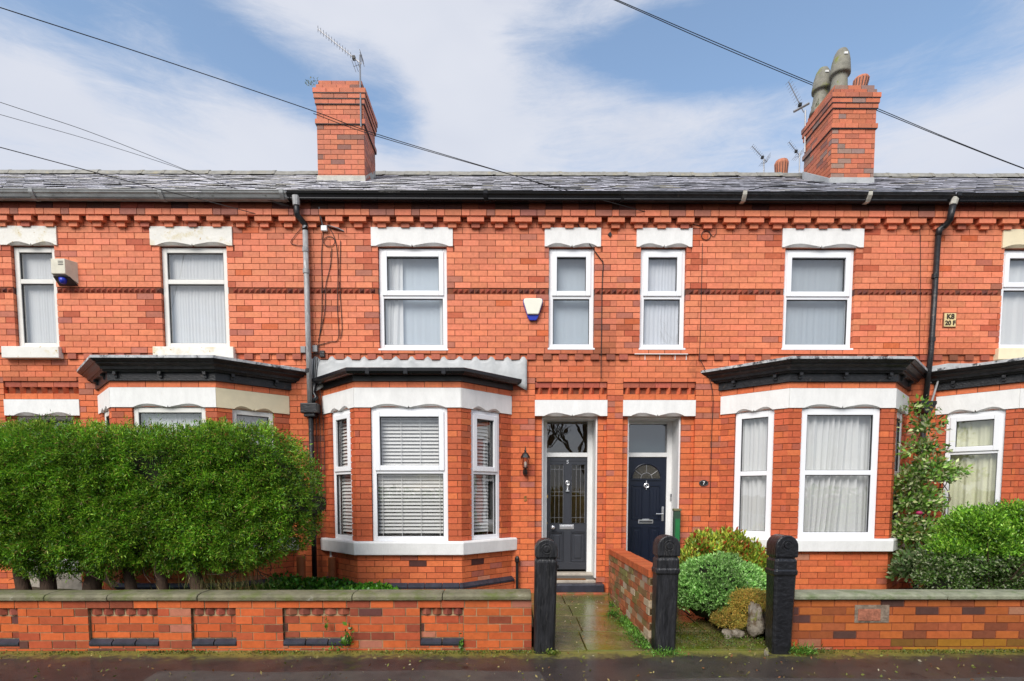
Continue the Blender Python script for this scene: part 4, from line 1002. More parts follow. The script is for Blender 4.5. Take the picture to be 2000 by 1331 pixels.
rec7 = .37; Y7 = YD(rec7); zd7 = W(1260, 893, Y7)[1]; zl7t = W(1260, 828, Y7)[1]; zth7 = zth5+.0
df7, a7, b7 = door_frame(h7, 1.735, 2.515, zth7-.03, zl7t, rec7, zd7)
pane(FP, a7, b7, zd7+.065, zl7t, -rec7-.04, df7, mGlass, 'fanlight')
fb_ = MB(); fb_.fbox(FP, a7-.02, b7+.02, zd7, zl7t+.02, -rec7-.09, -rec7-.085); fb_.build('frosted_film', mFrost, df7)
def door_leaf7():
    dd = -rec7-.02; u0, u1 = a7+.003, b7-.003; z0, z1 = zth7+.01, zd7-.006
    fx = lambda px: W(px, 1000, Y7+.02)[0]; fz = lambda py: W(1260, py, Y7+.02)[1]
    m = MB(); m.fbox(FP, u0, u1, z0, z1, dd-.04, dd); dr = m.build('front_door', mDoorN, h7, label='navy front door with a sunburst glazed arch and silver letter plate', bevel=.003)
    mid = (u0+u1)/2-.015; r = .215; zc = fz(935)
    # arched glazing set in a proud rim
    g = MB(); pts = [(mid+r*math.cos(math.pi*i/20), zc+r*math.sin(math.pi*i/20)) for i in range(21)]; g.fprism(FP, pts, dd, dd+.003); g.build('pane', mat('dark_patterned_glass', (.05, .045, .035), .1, var=.4, vscale=90, bump=.6, bscale=120), dr)
    rim = MB(); rim.tube([FP.p(mid+(r+.006)*math.cos(math.pi*i/20), zc+(r+.006)*math.sin(math.pi*i/20), dd+.006) for i in range(21)], .012, 6); rim.fbox(FP, mid-r-.02, mid+r+.02, zc-.028, zc-.004, dd, dd+.014); rim.build('arch_moulding', mDoorN, dr)
    c = MB()
    for an in (35, 90, 145): c.tube([FP.p(mid+.09*math.cos(R(an)), zc+.09*math.sin(R(an)), dd+.006), FP.p(mid+(r-.01)*math.cos(R(an)), zc+(r-.01)*math.sin(R(an)), dd+.006)], .0045, 5)
    c.tube([FP.p(mid+.085*math.cos(math.pi*i/12), zc+.085*math.sin(math.pi*i/12), dd+.005) for i in range(13)], .006, 5); c.build('glazing_bar', mAlu, dr)
    p = MB(); w_ = .175
    for um in (mid-.135, mid+.135):
        panel(p, FP, um-w_/2, um+w_/2, fz(1016), fz(948), dd+.0); panel(p, FP, um-w_/2, um+w_/2, z0+.12, fz(1029), dd+.0)
    p.build('door_moulding', mDoorN, dr)
    lb = MB(); zc2 = fz(1018.5); 
    lb.fbox(FP, mid-.115, mid+.115, zc2-.036, zc2+.036, dd+.001, dd+.010); lb.build('letter_plate', mChrome, dr, bevel=.004)
    lb = MB(); lb.fbox(FP, mid-.10, mid+.10, zc2-.020, zc2+.006, dd+.0105, dd+.014); lb.build('letter_slot', mGasket, dr)
    kn = MB(); zk = fz(949); kn.tube([FP.p(mid+.032*math.sin(t), zk+.032*math.cos(t), dd+.02) for t in [2*math.pi*i/16 for i in range(17)]], .009, 6); kn.fbox(FP, mid-.006, mid+.006, zk-.06, zk+.075, dd, dd+.016); kn.build('door_knocker', mChrome, dr)
    hd = MB(); uh = u1-.045; zh = fz(1004); hd.fbox(FP, uh-.016, uh+.016, zh-.11, zh+.11, dd, dd+.012); hd.tube([FP.p(uh, zh, dd+.01), FP.p(uh, zh, dd+.05), FP.p(uh-.11, zh, dd+.055)], .010, 8); hd.build('door_handle', mChrome, dr, bevel=.002)
door_leaf7()
st = MB(); st.fbox(FP, 1.735, 2.515, .1, zth7-.03, -rec7-.1, -.06); st.build('door_step', mStepSt, h7, bevel=.006)
st = MB(); st.box((1.66, 8.20, .1), (2.68, 8.37, .27)); st.build('blue_brick_step', mBlueBr, h7, bevel=.018)
for q in (1.0, 2.12):
    pass
# plain door for the left house, mostly behind the hedge, and one for the right-hand house
for (h_, o0, o1, nm) in ((hA, -7.07, -6.25, 'white'), (h9, 9.24, 10.1, 'white'), (hL, .49-8.935, 1.304-8.935, ''), (hR, 1.735+8.945, 2.515+8.945, '')):
    dfx, aa, bb = door_frame(h_, o0, o1, zth5-.03, zl5t, .3, zd5)
    m = MB(); m.fbox(FP, aa, bb, zth5, zd5, -.36, -.32); panel(m, FP, aa+.08, (aa+bb)/2-.03, .65, 1.3, -.32); panel(m, FP, (aa+bb)/2+.03, bb-.08, .65, 1.3, -.32); m.build('front_door', mWoodW, h_)
    pane(FP, aa, bb, zd5+.065, zl5t, -.34, dfx, mGlass, 'fanlight')
    st = MB(); st.fbox(FP, o0, o1, .1, zth5-.03, -.42, 0); st.build('door_step', mStepSt, h_)
# door bell and bin at the navy door
bl = thing('doorbell', FP.p(2.49, 1.5, -.3), 'small silver and black doorbell on the white lining of the navy doorway', 'doorbell')
xb, zb_ = W(1311, 972, Y7)
m = MB(); m.fbox(FP, xb-.018, xb+.018, zb_-.05, zb_+.055, -rec7, -rec7+.02); m.build('bell_body', mAlu, bl, bevel=.004)
m = MB(); m.fbox(FP, xb-.015, xb+.015, zb_+.012, zb_+.05, -rec7+.02, -rec7+.024); m.build('bell_lens', mGasket, bl)
gb = thing('green_box', (2.43, 8.5, .3), 'narrow green box with a grey lid standing inside the navy doorway', 'box')
m = MB(); m.box((2.40, 8.22, .30), (2.495, 8.30, 1.33)); m.build('box_body', mGreenB, gb, bevel=.01)
m = MB(); m.box((2.392, 8.21, 1.33), (2.503, 8.31, 1.365)); m.build('lid', mStone, gb, bevel=.008)
m = MB(); m.box((2.415, 8.212, .5), (2.48, 8.22, 1.22)); m.build('side_rib', mat('pale_green_plastic', (.02, .16, .05), .4, bump=0), gb)

# place all the bricks of each house (nearest and largest singly, the rest joined)
place_bricks(BA, wallA, 250, hidden=lambda p: p.z < 2.4 and p.x < -2.95)
place_bricks(B5, wall5, 235)
place_bricks(B7, wall7, 235, hidden=lambda p: p.z < .5)
place_bricks(B9, wall9, 250, hidden=lambda p: p.z < 1.1); place_bricks(BL, wallL, 0); place_bricks(BR, wallR, 0)
print('bricks', len(BA), len(B5), len(B7), len(B9))

# pale repointing below the narrow window of the navy-door house
rp = MB(); rp.fbox(FU, 1.80, 2.56, 3.557, 3.567, -.009, .003)
for u in (1.95, 2.16, 2.38, 2.54): rp.fbox(FU, u, u+.009, 3.484, 3.557, -.04, -.022)
rp.build('pale_pointing', mWhiteP, wall7)

# ------------------------------------------------------------------ curtains and blinds
def cu_up(r, label, m=mNetB, **k): curtain(FU, r[0]+.03, r[1]-.03, r[2], r[3], -.145, label, m, **k)
cu_up((-6.93, -6.325, 3.65, 5.02), 'white net curtain in the narrow upstairs window at the far left', mNet, folds=14, amp=.007)
cu_up((-4.865, -3.93, 3.65, 5.02), 'white net curtain in the wide upstairs window above the hedge', mNet, folds=20, amp=.007)
curtain(FU, -1.76, -1.50, 3.65, 5.0, -.15, 'thin white drape at the left of the wide upstairs window over the blinds', mNet, folds=4, sweep=-.08)
curtain(FU, -.98, -.88, 3.65, 5.0, -.15, 'thin white drape at the right of the wide upstairs window over the blinds', mNet, folds=2)
curtain(FU, -1.77, -.90, 3.65, 5.0, -.19, 'sheer veil across the wide upstairs window over the blinds', netmat('sheer_veil', (.74, .84, .92), .86), folds=7, amp=.0022)  # bluish fabric colour stands in for sky reflected in the panes
curtain(FU, .62, 1.18, 3.65, 5.0, -.19, 'sheer veil in the narrow upstairs window beside the alarm box', netmat('sheer_veil_dim', (.70, .80, .88), .76), folds=4, amp=.002)  # sky reflection put into the fabric colour here too, slightly darker
cu_up((1.868, 2.512, 3.65, 5.02), 'blue-white net curtain in the narrow upstairs window over the navy door', mNetB, folds=11, amp=.008)
curtain(FU, 3.93, 4.88, 3.65, 5.0, -.17, 'pale net curtain in the wide upstairs window over the black cornice', netmat('grey_net', (.64, .72, .78), .72), folds=8, amp=.003)
cu_up((7.00, 7.98, 3.66, 5.02), 'flat white curtain in the upstairs window at the far right', mNet, folds=5, amp=.006)
curtain(bay5.F, .23, 1.20, .96, 2.7, -.9, 'pale lining curtain hanging deep inside the bay window with blinds', netmat('dim_lining', (.35, .32, .28), .9), folds=9)
blind(bay5.F, .245, 1.185, .985, 2.67, -.135, 'wide pale slatted blind in the front of the bay window')
blind(bay5.Lf, bay5.lw[0]+.05, bay5.lw[1]-.02, .985, 2.67, -.135, 'narrow pale slatted blind in the left side of the bay window', angle=55)
blind(bay5.Rf, bay5.rw[0]+.02, bay5.rw[1]-.13, .985, 2.67, -.135, 'narrow pale slatted blind in the right side of the bay window')
curtain(bay7.F, .20, 1.00, .98, 2.69, -.14, 'pale gathered curtain swept sideways in the wide right-hand bay window', mCurtain, name='curtain', folds=9, amp=.045, sweep=-.20)
curtain(bay7.F, 1.02, 1.22, .98, 2.69, -.18, 'thin end of the gathered curtain at the right of the wide right-hand bay window', mNet, name='curtain', folds=4, amp=.012)
curtain(bay7.Lf, bay7.lw[0]+.05, bay7.lw[1]-.05, .98, 2.69, -.14, 'pale gathered curtain in the narrow side window beside the red-leaved shrub', mCurtain, name='curtain', folds=6, amp=.036)
curtain(bay9.Lf, bay9.lw[0]+.05, bay9.lw[1]-.05, .98, 2.69, -.14, 'pale yellow curtain in the window behind the tall climbing shrub', mCurtY, name='curtain', folds=4, amp=.02)
curtain(bay9.F, .2, 1.2, .98, 2.69, -.14, 'pale yellow curtain in the front of the bay at the far right', mCurtY, name='curtain', folds=7, amp=.02)
curtain(bayA.F, .3, 1.2, .98, 2.69, -.14, 'white lace curtain in the front bay window behind the hedge', mNet, folds=16, amp=.006)
curtain(bayA.Rf, bayA.rw[0]+.05, bayA.rw[1]-.05, .98, 2.69, -.14, 'white lace curtain in the side bay window behind the hedge end', mNet, folds=8, amp=.006)

# ------------------------------------------------------------------ things on the walls
# shield-shaped alarm box
ax, az_ = W(1041, 605, D-.05); ab = thing('alarm_box', (ax, D, az_), 'shield-shaped cream alarm box with a blue base between the upstairs windows', 'alarm box')
sh = [(-.135, .145), (-.14, .10), (-.075, -.10), (-.045, -.145), (.045, -.145), (.075, -.10), (.14, .10), (.135, .145), (.10, .155), (-.10, .155)]
k = MB(); k.fprism(FU, [(ax+u, az_+z) for u, z in sh][::1], .0, .05); k.build('back_plate', mBlue, ab, bevel=.006)
sh2 = [(-.128, .140), (-.133, .10), (-.078, -.072), (.078, -.072), (.133, .10), (.128, .140), (.095, .149), (-.095, .149)]
k = MB(); k.fprism(FU, [(ax+u, az_+z) for u, z in sh2], .05, .08); k.build('cover', mAlarmW, ab, bevel=.012)
# old projecting alarm box
bx, bz = W(128, 531, D-.12); ob = thing('alarm_box', (bx, D, bz), 'old yellowed alarm box with a blue lamp beside the far left window', 'alarm box')
x0a = W(107, 531, D-.10)[0]; x1a = W(131, 531, D-.2)[0]
k = MB(); x0b, x1b = -6.28, -6.01; z0b, z1b = bz-.10, bz+.17
k.poly([(x0b, D, z0b), (x1b, D, z0b-.02), (x1b, D, z1b), (x0b, D, z1b), (x0b+.02, D-.16, z0b+.06), (x1b-.06, D-.16, z0b+.06), (x1b-.06, D-.16, z1b-.01), (x0b+.02, D-.16, z1b-.01)],
       [(0, 3, 7, 4), (4, 7, 6, 5), (5, 6, 2, 1), (3, 2, 6, 7), (0, 4, 5, 1)]); k.build('case', mAlarmO, ob, bevel=.006)
k = MB(); k.poly([(x0b, D-.0, z0b-.05), (x1b, D-.0, z0b-.05), (x1b-.02, D-.13, z0b+.03), (x0b+.03, D-.15, z0b+.03)], [(0, 1, 2, 3), (3, 2, 1, 0)]); k.build('under_plate', mGasket, ob)
k = MB(); k.lathe((x0b+.13, D-.10, z0b-.055), [(.03, 0), (.045, .03), (.05, .07)], 14); k.build('blue_lamp', mBlue, ob, smooth=True)
k = MB()
for i in range(3): k.box((x1b-.15, D-.163, z1b-.05-.022*i), (x1b-.08, D-.160, z1b-.042-.022*i))
k.build('vent_slot', mGasket, ob)
# wall lantern
lx, lz = W(1026, 905, D-.1); wl_ = thing('wall_lantern', (lx, D+.03, lz), 'small black wall lantern between the bay window and the grey door', 'lantern')
yl = D-.11
k = MB(); k.lathe((lx, yl, lz+.075), [(.072, 0), (.066, .012), (.045, .05), (.022, .075), (.012, .085), (.016, .1), (.010, .112), (.004, .16)], 6); k.build('lantern_cap', mBlackI, wl_)
k = MB(); k.lathe((lx, yl, lz-.06), [(.034, 0), (.054, .134)], 6); k.build('lantern_glass', mGlassL, wl_)
k = MB()
for i in range(6):
    a = 2*math.pi*i/6; k.tube([(lx+.035*math.cos(a), yl+.035*math.sin(a), lz-.06), (lx+.056*math.cos(a), yl+.056*math.sin(a), lz+.076)], .0035, 4)
k.lathe((lx, yl, lz-.085), [(.012, 0), (.038, .015), (.038, .025)], 6); k.build('lantern_cage', mBlackI, wl_)
k = MB(); k.lathe((lx, yl, lz-.055), [(.012, 0), (.02, .03), (.018, .06), (.006, .08)], 10); k.build('bulb', mWhiteP, wl_)
k = MB(); k.tube([(lx, D+.03, lz-.14), (lx, D-.03, lz-.165), (lx, yl+.02, lz-.15), (lx, yl, lz-.085)], .011, 8); k.lathe((lx, D+.0, lz-.18), [(.005, 0), (.028, .02), (.034, .055), (.026, .1), (.005, .11)], 10); k.build('bracket_arm', mBlackI, wl_)
# house numbers
nx_, nz_ = W(1026, 975, D+.03)
tag(text_mesh('5', .10, .004, FL, nx_, nz_, .006, 'house_number', mBrass, None, .002), 'brass figure 5 screwed to the bricks below the black lantern', 'house number')
ox, oz = W(1374, 944, D+.03); pl = thing('number_plaque', (ox, D+.03, oz), 'small black oval plaque with a white 7 beside the navy door', 'house number')
k = MB(); k.fprism(FL, [(ox+.068*math.cos(t), oz+.045*math.sin(t)) for t in [2*math.pi*i/24 for i in range(24)]], 0, .012); k.build('plaque', mBlackI, pl, bevel=.003)
k = MB(); k.tube([FL.p(ox+.060*math.cos(t), oz+.038*math.sin(t), .013) for t in [2*math.pi*i/24 for i in range(25)]], .002, 4); k.build('rim_line', mAlu, pl)
text_mesh('7', .062, .002, FL, ox, oz, .0145, 'figure', mWhiteI, pl, .0015)
# cast hydrant / valve sign
hx, hz = W(1854, 626, D); hy = thing('valve_sign', (hx, D, hz), 'small rusty cream metal sign lettered K8 20 F by the right downpipe', 'sign')
k = MB(); k.fbox(FU, hx-.098, hx+.094, hz-.108, hz+.108, 0, .006); k.build('sign_surround', mMortar, hy)
k = MB(); k.fbox(FU, hx-.083, hx+.083, hz-.094, hz+.094, .006, .02); k.build('sign_plate', mPlaqueY, hy, bevel=.004)
text_mesh('K8', .095, .003, FU, hx, hz+.043, .022, 'lettering', mInk, hy, .003); text_mesh('20 F', .085, .003, FU, hx, hz-.045, .022, 'lettering', mInk, hy, .003)

# ------------------------------------------------------------------ downpipes
def pipe_thing(name, loc, label): return thing(name, loc, label, 'drainpipe', 'rainwater downpipes')
PX = W(600, 600, D-.07)[0]
dp5 = pipe_thing('downpipe', (PX, D-.05, 0), 'grey painted downpipe turning black below its hopper between the two left houses')
yq = D-.075
g0 = WP(578, 384, 8.06); g1 = WP(580, 420, 8.06); g2 = WP(592, 442, yq)
MB().tube([g0, g0+(g1-g0)*.5], [.055, .045], 10).build('outlet', mGreyP, dp5)
MB().tube([g0+(g1-g0)*.4, g1, Vector((PX-.005, yq, g2.z+.03)), Vector((PX, yq, g2.z-.06))], .04, 12).build('swan_neck', mBlack, dp5, smooth=True)
zh5 = W(600, 790, yq)[1]
MB().tube([(PX, yq, g2.z), (PX+.005, yq, 3.9), (PX+.012, yq-.01, zh5)], .037, 14).build('pipe', mGreyP, dp5, smooth=True)
for z in (4.66, 3.3, 4.95): MB().tube([(PX, yq, z-.03), (PX, yq, z+.03)], .045, 14).build('pipe_collar', mGreyP if z != 3.3 else mBlack, dp5)
k = MB(); k.box((PX-.11, yq-.07, zh5-.13), (PX+.13, D+.02, zh5+.01)); k.box((PX-.07, yq-.05, zh5-.18), (PX+.09, D+.02, zh5-.131)); k.build('hopper', mBlack, dp5, bevel=.012)
MB().tube([(PX+.012, yq+.01, zh5-.17), (PX+.012, yq+.01, .2)], .036, 12).build('lower_pipe', mBlack, dp5, smooth=True)
for z in (1.9, 1.0): MB().tube([(PX+.012, yq+.01, z-.03), (PX+.012, yq+.01, z+.03)], .045, 12).build('pipe_collar', mBlack, dp5)
q0 = bay5.ring(.13, 3.13, D-.02)[0]
MB().tube([q0+Vector((.05, -.03, .0)), q0+Vector((.02, -.02, -.12)), (PX+.10, yq, zh5+.10), (PX+.03, yq, zh5+.01)], .030, 10).build('bay_outlet_pipe', mBlackP, dp5, smooth=True)
yq = D-.075
PX7 = W(1822, 600, yq)[0]
dp7 = pipe_thing('downpipe', (PX7, D-.05, 0), 'black downpipe with an offset bend and hopper between the two right houses')
g0 = WP(1864, 388, 8.06); g1 = WP(1855, 430, 8.06); xa = W(1833, 452, yq)[0]
za = W(1833, 452, yq)[1]; zh7 = W(1806, 785, yq)[1]; xh = W(1806, 785, yq)[0]
MB().tube([g0, g0+(g1-g0)*.3], [.06, .045], 10).build('outlet', mCement, dp7)
MB().tube([g0+(g1-g0)*.25, g1, Vector((xa+.09, yq, za+.075)), Vector((xa+.01, yq, za+.02)), Vector((xa, yq, za-.06))], .042, 12).build('swan_neck', mBlack, dp7, smooth=True)
MB().tube([(xa, yq, za-.02), (xa-.02, yq, 3.6), (xh+.01, yq, zh7)], .036, 14).build('pipe', mBlack, dp7, smooth=True)
for z in (4.62, 3.75): MB().tube([(xa-.015, yq, z-.03), (xa-.015, yq, z+.03)], .044, 14).build('pipe_collar', mBlack, dp7)
k = MB(); k.fprism(Fr(xh, D-.16), [(-.11, zh7), (-.11, zh7-.04), (-.04, zh7-.17), (.04, zh7-.17), (.12, zh7-.04), (.12, zh7)], -.16, 0); k.build('hopper', mBlack, dp7, bevel=.01)
MB().tube([(xh, yq, zh7-.16), (xh, yq, .2)], .036, 12).build('lower_pipe', mBlack, dp7, smooth=True)
MB().tube([(xh+.25, D-.03, zh7+.45), (xh+.10, yq, zh7-.0)], .014, 8).build('overflow_pipe', mGreyP, dp7)
# small iron stand pipe and terracotta pipe at the foot of the bay
sx, sz = W(1010, 1095, D-.06); t = thing('vent_pipe', (sx, D-.05, .2), 'short black iron pipe by the right end of the white bay sill', 'pipe')
MB().tube([(sx, D-.04, .2), (sx, D-.04, sz)], .022, 10).build('pipe', mBlackI, t); k = MB(); k.lathe((sx, D-.04, sz-.04), [(.02, 0), (.034, .02), (.034, .07), (.02, .1)], 10); k.build('cap', mBlackI, t)
tx, tz = W(649, 1100, 8.0); t = thing('drain_pipe', (tx, 8.0, .2), 'short terracotta pipe standing under the left end of the bay', 'pipe')
MB().tube([(tx, 8.0, .15), (tx, 8.0, tz+.08)], .055, 14).build('pipe', mTerra, t)
tx2 = W(588, 1100, 8.0)[0]; tag(MB().tube([(tx2, 8.0, .15), (tx2, 8.0, tz+.1)], .06, 14).build('ducting', mTerra, None), 'brown duct standing left of the black downpipe foot', 'pipe')
k = MB(); k.box((tx-.09, 8.18, tz+.03), (tx-.04, 8.24, tz+.16)); tag(k.build('junction_box', mUPVC, None), 'tiny white box under the left end of the bay sill', 'box')

# ------------------------------------------------------------------ cables and overhead wires
def cable(name, pts, r, label, m=mCable, cat='cable', group='cables on the house fronts'):
    return tag(MB().tube(pts, r, 5).build(name, m, None, smooth=True), label, cat, group)
def smoothpts(pts, n=6):
    P = [Vector(p) for p in pts]; o = []
    for i in range(len(P)-1):
        a = P[max(i-1, 0)]; b = P[i]; c = P[i+1]; e = P[min(i+2, len(P)-1)]
        for k in range(n):
            t = k/n; o.append(.5*((2*b)+(c-a)*t+(2*a-5*b+4*c-e)*t*t+(3*b-a-3*c+e)*t**3))
    o.append(P[-1]); return o
yc = D-.012
def wallpts(l, y=yc): return smoothpts([WP(px, py, y) for px, py in l])
cable('cable', wallpts([(1100, 374), (1112, 402), (1140, 460), (1172, 505), (1178, 516), (1176, 560), (1175, 640), (1174, 700), (1174, 740)]), .0065, 'black cable falling from the gutter beside the narrow window and down the wall')
cable('cable', wallpts([(1372, 475), (1370, 560), (1368, 640), (1366, 700)]), .004, 'thin dark cable running straight down below the coiled wire')
cable('cable', smoothpts([WP(1366, 700, yc), WP(1391, 760, D), WP(1390, 850, D+.02), WP(1386, 1010, D+.02)]), .005, 'thin dark cable down the pier beside the number 7 plaque')
cable('cable_coil', [WP(1379+9*math.cos(t), 460+9*math.sin(t), yc) for t in [i*.4 for i in range(17)]], .005, 'small coil of wire hanging below the eaves right of the navy-door house window')
cable('cable', wallpts([(1385, 452), (1392, 462), (1398, 458), (1399, 450)]), .004, 'short loose wire tail beside the small coil')
cable('cable', wallpts([(1792, 375), (1797, 450), (1798, 560), (1795, 700)]), .0035, 'hair-thin cable left of the right downpipe')
for (l, lab) in [([(632, 445), (628, 500), (629, 560), (628, 620), (622, 670)], 'leftmost thin cable in the tangle right of the grey downpipe'),
                 ([(640, 440), (655, 470), (660, 520), (659, 600), (661, 660), (645, 668), (620, 675)], 'outer looping cable in the tangle right of the grey downpipe'),
                 ([(648, 485), (645, 520), (636, 560), (634, 610), (622, 665)], 'inner cable of the tangle right of the grey downpipe'),
                 ([(665, 470), (664, 560), (668, 640), (664, 662)], 'faint rightmost cable in the tangle')]:
    cable('cable', wallpts(l), .005, lab)
cable('cable_coil', [WP(643+11*math.cos(t), 472+10*math.sin(t), yc) for t in [i*.4 for i in range(17)]], .0045, 'ring of wire hung below the small white bracket')
cable('cable', wallpts([(589, 445), (575, 462), (568, 475), (585, 480), (600, 478)]), .004, 'loop of cable left of the grey downpipe top')
cable('cable', wallpts([(600, 440), (615, 443), (634, 440), (650, 447), (672, 452)]), .006, 'cable joining the grey downpipe to the white bracket')
for i, x in enumerate((614, 618, 622)): cable('cable', wallpts([(x, 672), (x-1, 700), (x-2-i, 740), (x-1+i*2, 765), (x+5+3*i, 850), (x+8+3*i, 1000)], D-.02), .0055, ['left', 'middle', 'right'][i]+' one of three cables running down beside the downpipe hopper')
tp_ = WP(1191, 459, D); k = MB(); k.fprism(FU, [(tp_.x-.03, tp_.z), (tp_.x, tp_.z-.035), (tp_.x+.03, tp_.z), (tp_.x, tp_.z+.035)], 0, .02); tag(k.build('wall_stud', mBlackI, None), 'small dark diamond-shaped stud in the bricks between the two narrow upstairs windows', 'stud')
wb = thing('cable_bracket', WP(634, 445, D), 'small white cable bracket and insulator under the dentils by the grey downpipe', 'bracket')
k = MB(); p = WP(634, 447, D-.02); k.box((p.x-.045, p.y-.03, p.z-.04), (p.x+.04, p.y+.02, p.z+.035)); k.build('insulator', mUPVC, wb, bevel=.01)
MB().tube([WP(623, 405, D-.1), WP(625, 420, D-.08), WP(630, 440, D-.03)], .009, 6).build('hook', mAlu, wb)
MB().tube([WP(640, 440, D-.04), WP(660, 446, D-.06), WP(672, 452, D-.06)], .007, 6).build('arm', mAlu, wb)
for (px, py, lab) in ((616, 682, 'small grey junction box by the cables above the lead flashing'), (630, 692, 'small black junction box at the left end of the lead flashing'), (593, 684, 'small grey junction box left of the grey downpipe')):
    p = WP(px, py, D); k = MB(); k.box((p.x-.035, D-.03, p.z-.045), (p.x+.035, D-.0, p.z+.045)); tag(k.build('junction_box', mBlack if 'black' in lab else mCableG, None, bevel=.005), lab, 'junction box')
def wire(pts, r, label, m=mCable, grp='overhead wires'): return tag(MB().tube(smoothpts(pts, 8), r, 5).build('overhead_wire', m, None, smooth=True), label, 'wire', grp)
def ext(p, q, k): return Vector(q)+(Vector(q)-Vector(p))*k
def w5(px, py, Y): return WP(px, py, Y)
A1 = [w5(1098, 373, 8.05), w5(1000, 342, 7.7), w5(735, 262, 6.9), w5(600, 213, 6.5), w5(300, 112, 5.7), w5(0, 15, 5.0)]
wire(A1+[ext(A1[-2], A1[-1], 3)], .0042, 'single black wire sloping from upper left in front of the left chimney to the eaves')
A2 = [w5(1370, 442, D-.01), w5(1300, 425, D-.03), w5(1216, 402, 8.08), w5(1100, 370, 8.0), w5(1010, 345, 7.8), w5(735, 266, 7.4), w5(612, 222, 7.1)]
wire(A2, .0042, 'thin wire just below the first one, reaching the wall right of the narrow window')
A3 = [w5(500, 418, D-.1), w5(400, 392, 8.0), w5(330, 375, 7.9), w5(200, 341, 7.4), w5(0, 288, 6.6)]
wire(A3+[ext(A3[-2], A3[-1], 3)], .005, 'lowest wire at left crossing the roof and grey gutter')
A4 = [w5(570, 405, 8.1), w5(430, 358, 8.0), w5(370, 335, 7.8), w5(180, 260, 7.2), w5(0, 200, 6.6)]
wire(A4+[ext(A4[-2], A4[-1], 3)], .0032, 'upper one of the thin pair of wires at left')
A5 = [w5(560, 404, 8.1), w5(440, 362, 8.0), w5(350, 329, 7.8), w5(180, 275, 7.2), w5(0, 224, 6.6)]
wire(A5+[ext(A5[-2], A5[-1], 3)], .0028, 'lower one of the thin pair of wires at left')
for o, lab in ((0, 'upper one of the pair of wires passing behind the right chimney'), (4, 'lower one of the pair of wires passing behind the right chimney')):
    A6 = [w5(2140, 378+o*.3, 14.5), w5(2000, 329+o*.3, 14), w5(1850, 270+o*.5, 13.4), w5(1715, 213+o, 13), w5(1600, 168+o, 12.8), w5(1400, 84+o*1.2, 12.2), w5(1200, -2+o*.6, 11.6)]
    wire(A6+[ext(A6[-2], A6[-1], 2)], .0075, lab)

# ------------------------------------------------------------------ garden walls
def gwall(name, x0, x1, label, panels, grid, mort, y=5.66, tint=garden_tint, zc=.515, depth=.2):
    t = thing(name, ((x0+x1)/2, y, 0), label, 'wall'); f = Fr(0, y); rec = .035
    c = MB(); core(c, f, x0, x1, -.1, zc, [(a, b, z0, z1) for (a, b, z0, z1) in panels], -depth, -.007, 0)
    for (a, b, z0, z1) in panels: c.fbox(f, a, b, z0, z1, -depth, -rec-.009)
    co_ = c.build('mortar_bed', mort, t)
    st = []; bricks(st, f, x0, x1, 0, zc, panels, tint=tint, Lb=.236, g=.010, grid=grid, jit=.003)
    for (a, b, z0, z1) in panels:
        bricks(st, f, a+.01, b-.01, z0+.075, z1-.07, [], tint=tint, Lb=.236, g=.010, d=-rec, depth=.1, grid=grid, phase=.09)
        n = max(3, round((b-a)/.125)); w_ = (b-a-.02)/n
        for i in range(n): piece(UC, 'cogged_brick', f, a+.01+i*w_+.01, a+.01+(i+1)*w_-.008, z1-.068, z1-.006, -rec-.008, .0-.004, J((.30, .085, .055), .3), t)
        nb = max(2, round((b-a)/.22)); w_ = (b-a)/nb
        for i in range(nb):
            k = MB(); zz0, zz1 = z0+.002, z0+.070; q = [(-.05, zz0), (.004, zz0), (.012, zz0+.02), (.010, zz1-.03), (-.012, zz1-.015), (-.034, zz1)]
            ua, ub = a+i*w_+.006, a+(i+1)*w_-.006
            k.rings([[f.p(u, z, d_) for (d_, z) in q] for u in (ua, ub)], closed=True); k.build('bullnose_brick', mBlueBr, t)
    st = sorted(st, key=lambda b: -abs(0)+abs(b[1]) if False else abs((b[1]+b[2])/2))
    for (fr, u0, u1, z0, z1, d0, d1, tt) in st[:290]: piece(UB, 'brick', fr, u0, u1, z0, z1, d0, d1, tt, t)
    if st[290:]:
        mb = MB(); box_from(st[290:], mb); mb.build('brick', mBrickA, t, kind='stuff')
    return t, f
def coping(t, f, xs, z0, z1, m, depth=.26, over=.03):
    for a, b in zip(xs, xs[1:]):
        k = MB(); dz = random.uniform(-.004, .004); q = [(-depth+over, z0), (over, z0), (over+.004, z0+.04), (over-.02, z1-.012), (-.05, z1), (-depth+over, z1)]
        k.rings([[f.p(u, z+dz, d_) for (d_, z) in q] for u in (a+.003, b-.003)], closed=True); k.build('coping_stone', m, t, bevel=.008)
G = lambda px: W(px, 1220, 5.66)[0]
gp = [(-6.05, -5.75), (G(-60), G(36)), (G(172), G(309)), (G(373), G(461)), (G(552), G(684)), (G(820), G(906))]
panels = [(a, b, .05, .435) for a, b in gp[1:]]
wL, fL = gwall('garden_wall', -6.1, .235, 'low orange brick garden wall with recessed panels in front of the hedge', panels, (.515, .0815), mMortarT)
coping(wL, fL, [-6.1, G(93)-1.2, G(93), G(215), G(390), G(690), G(865), .235], .515, .585, mStone)
wR, fR = gwall('garden_wall', G(1537), 6.4, 'low mossy brick garden wall at the right in front of the privet', [], (.52, .0815), mMortar,
               tint=lambda p, r, h: tuple(a*b for a, b in zip(garden_tint(p, r, h), (.75, .95, .9) if p.z > .08 else (.65, 1.35, .6) if p.x > 3.9 else (.9, .9, .9))), zc=.515, y=5.66)
coping(wR, fR, [G(1537), 4.4, 5.3, 6.4], .515, .575, mat('mossy_coping', (.24, .25, .17), .8, var=.3, vscale=9, bump=.7, bscale=45, patch=[((.12, .16, .06), 5, .5, .68)]), depth=.28, over=.04)
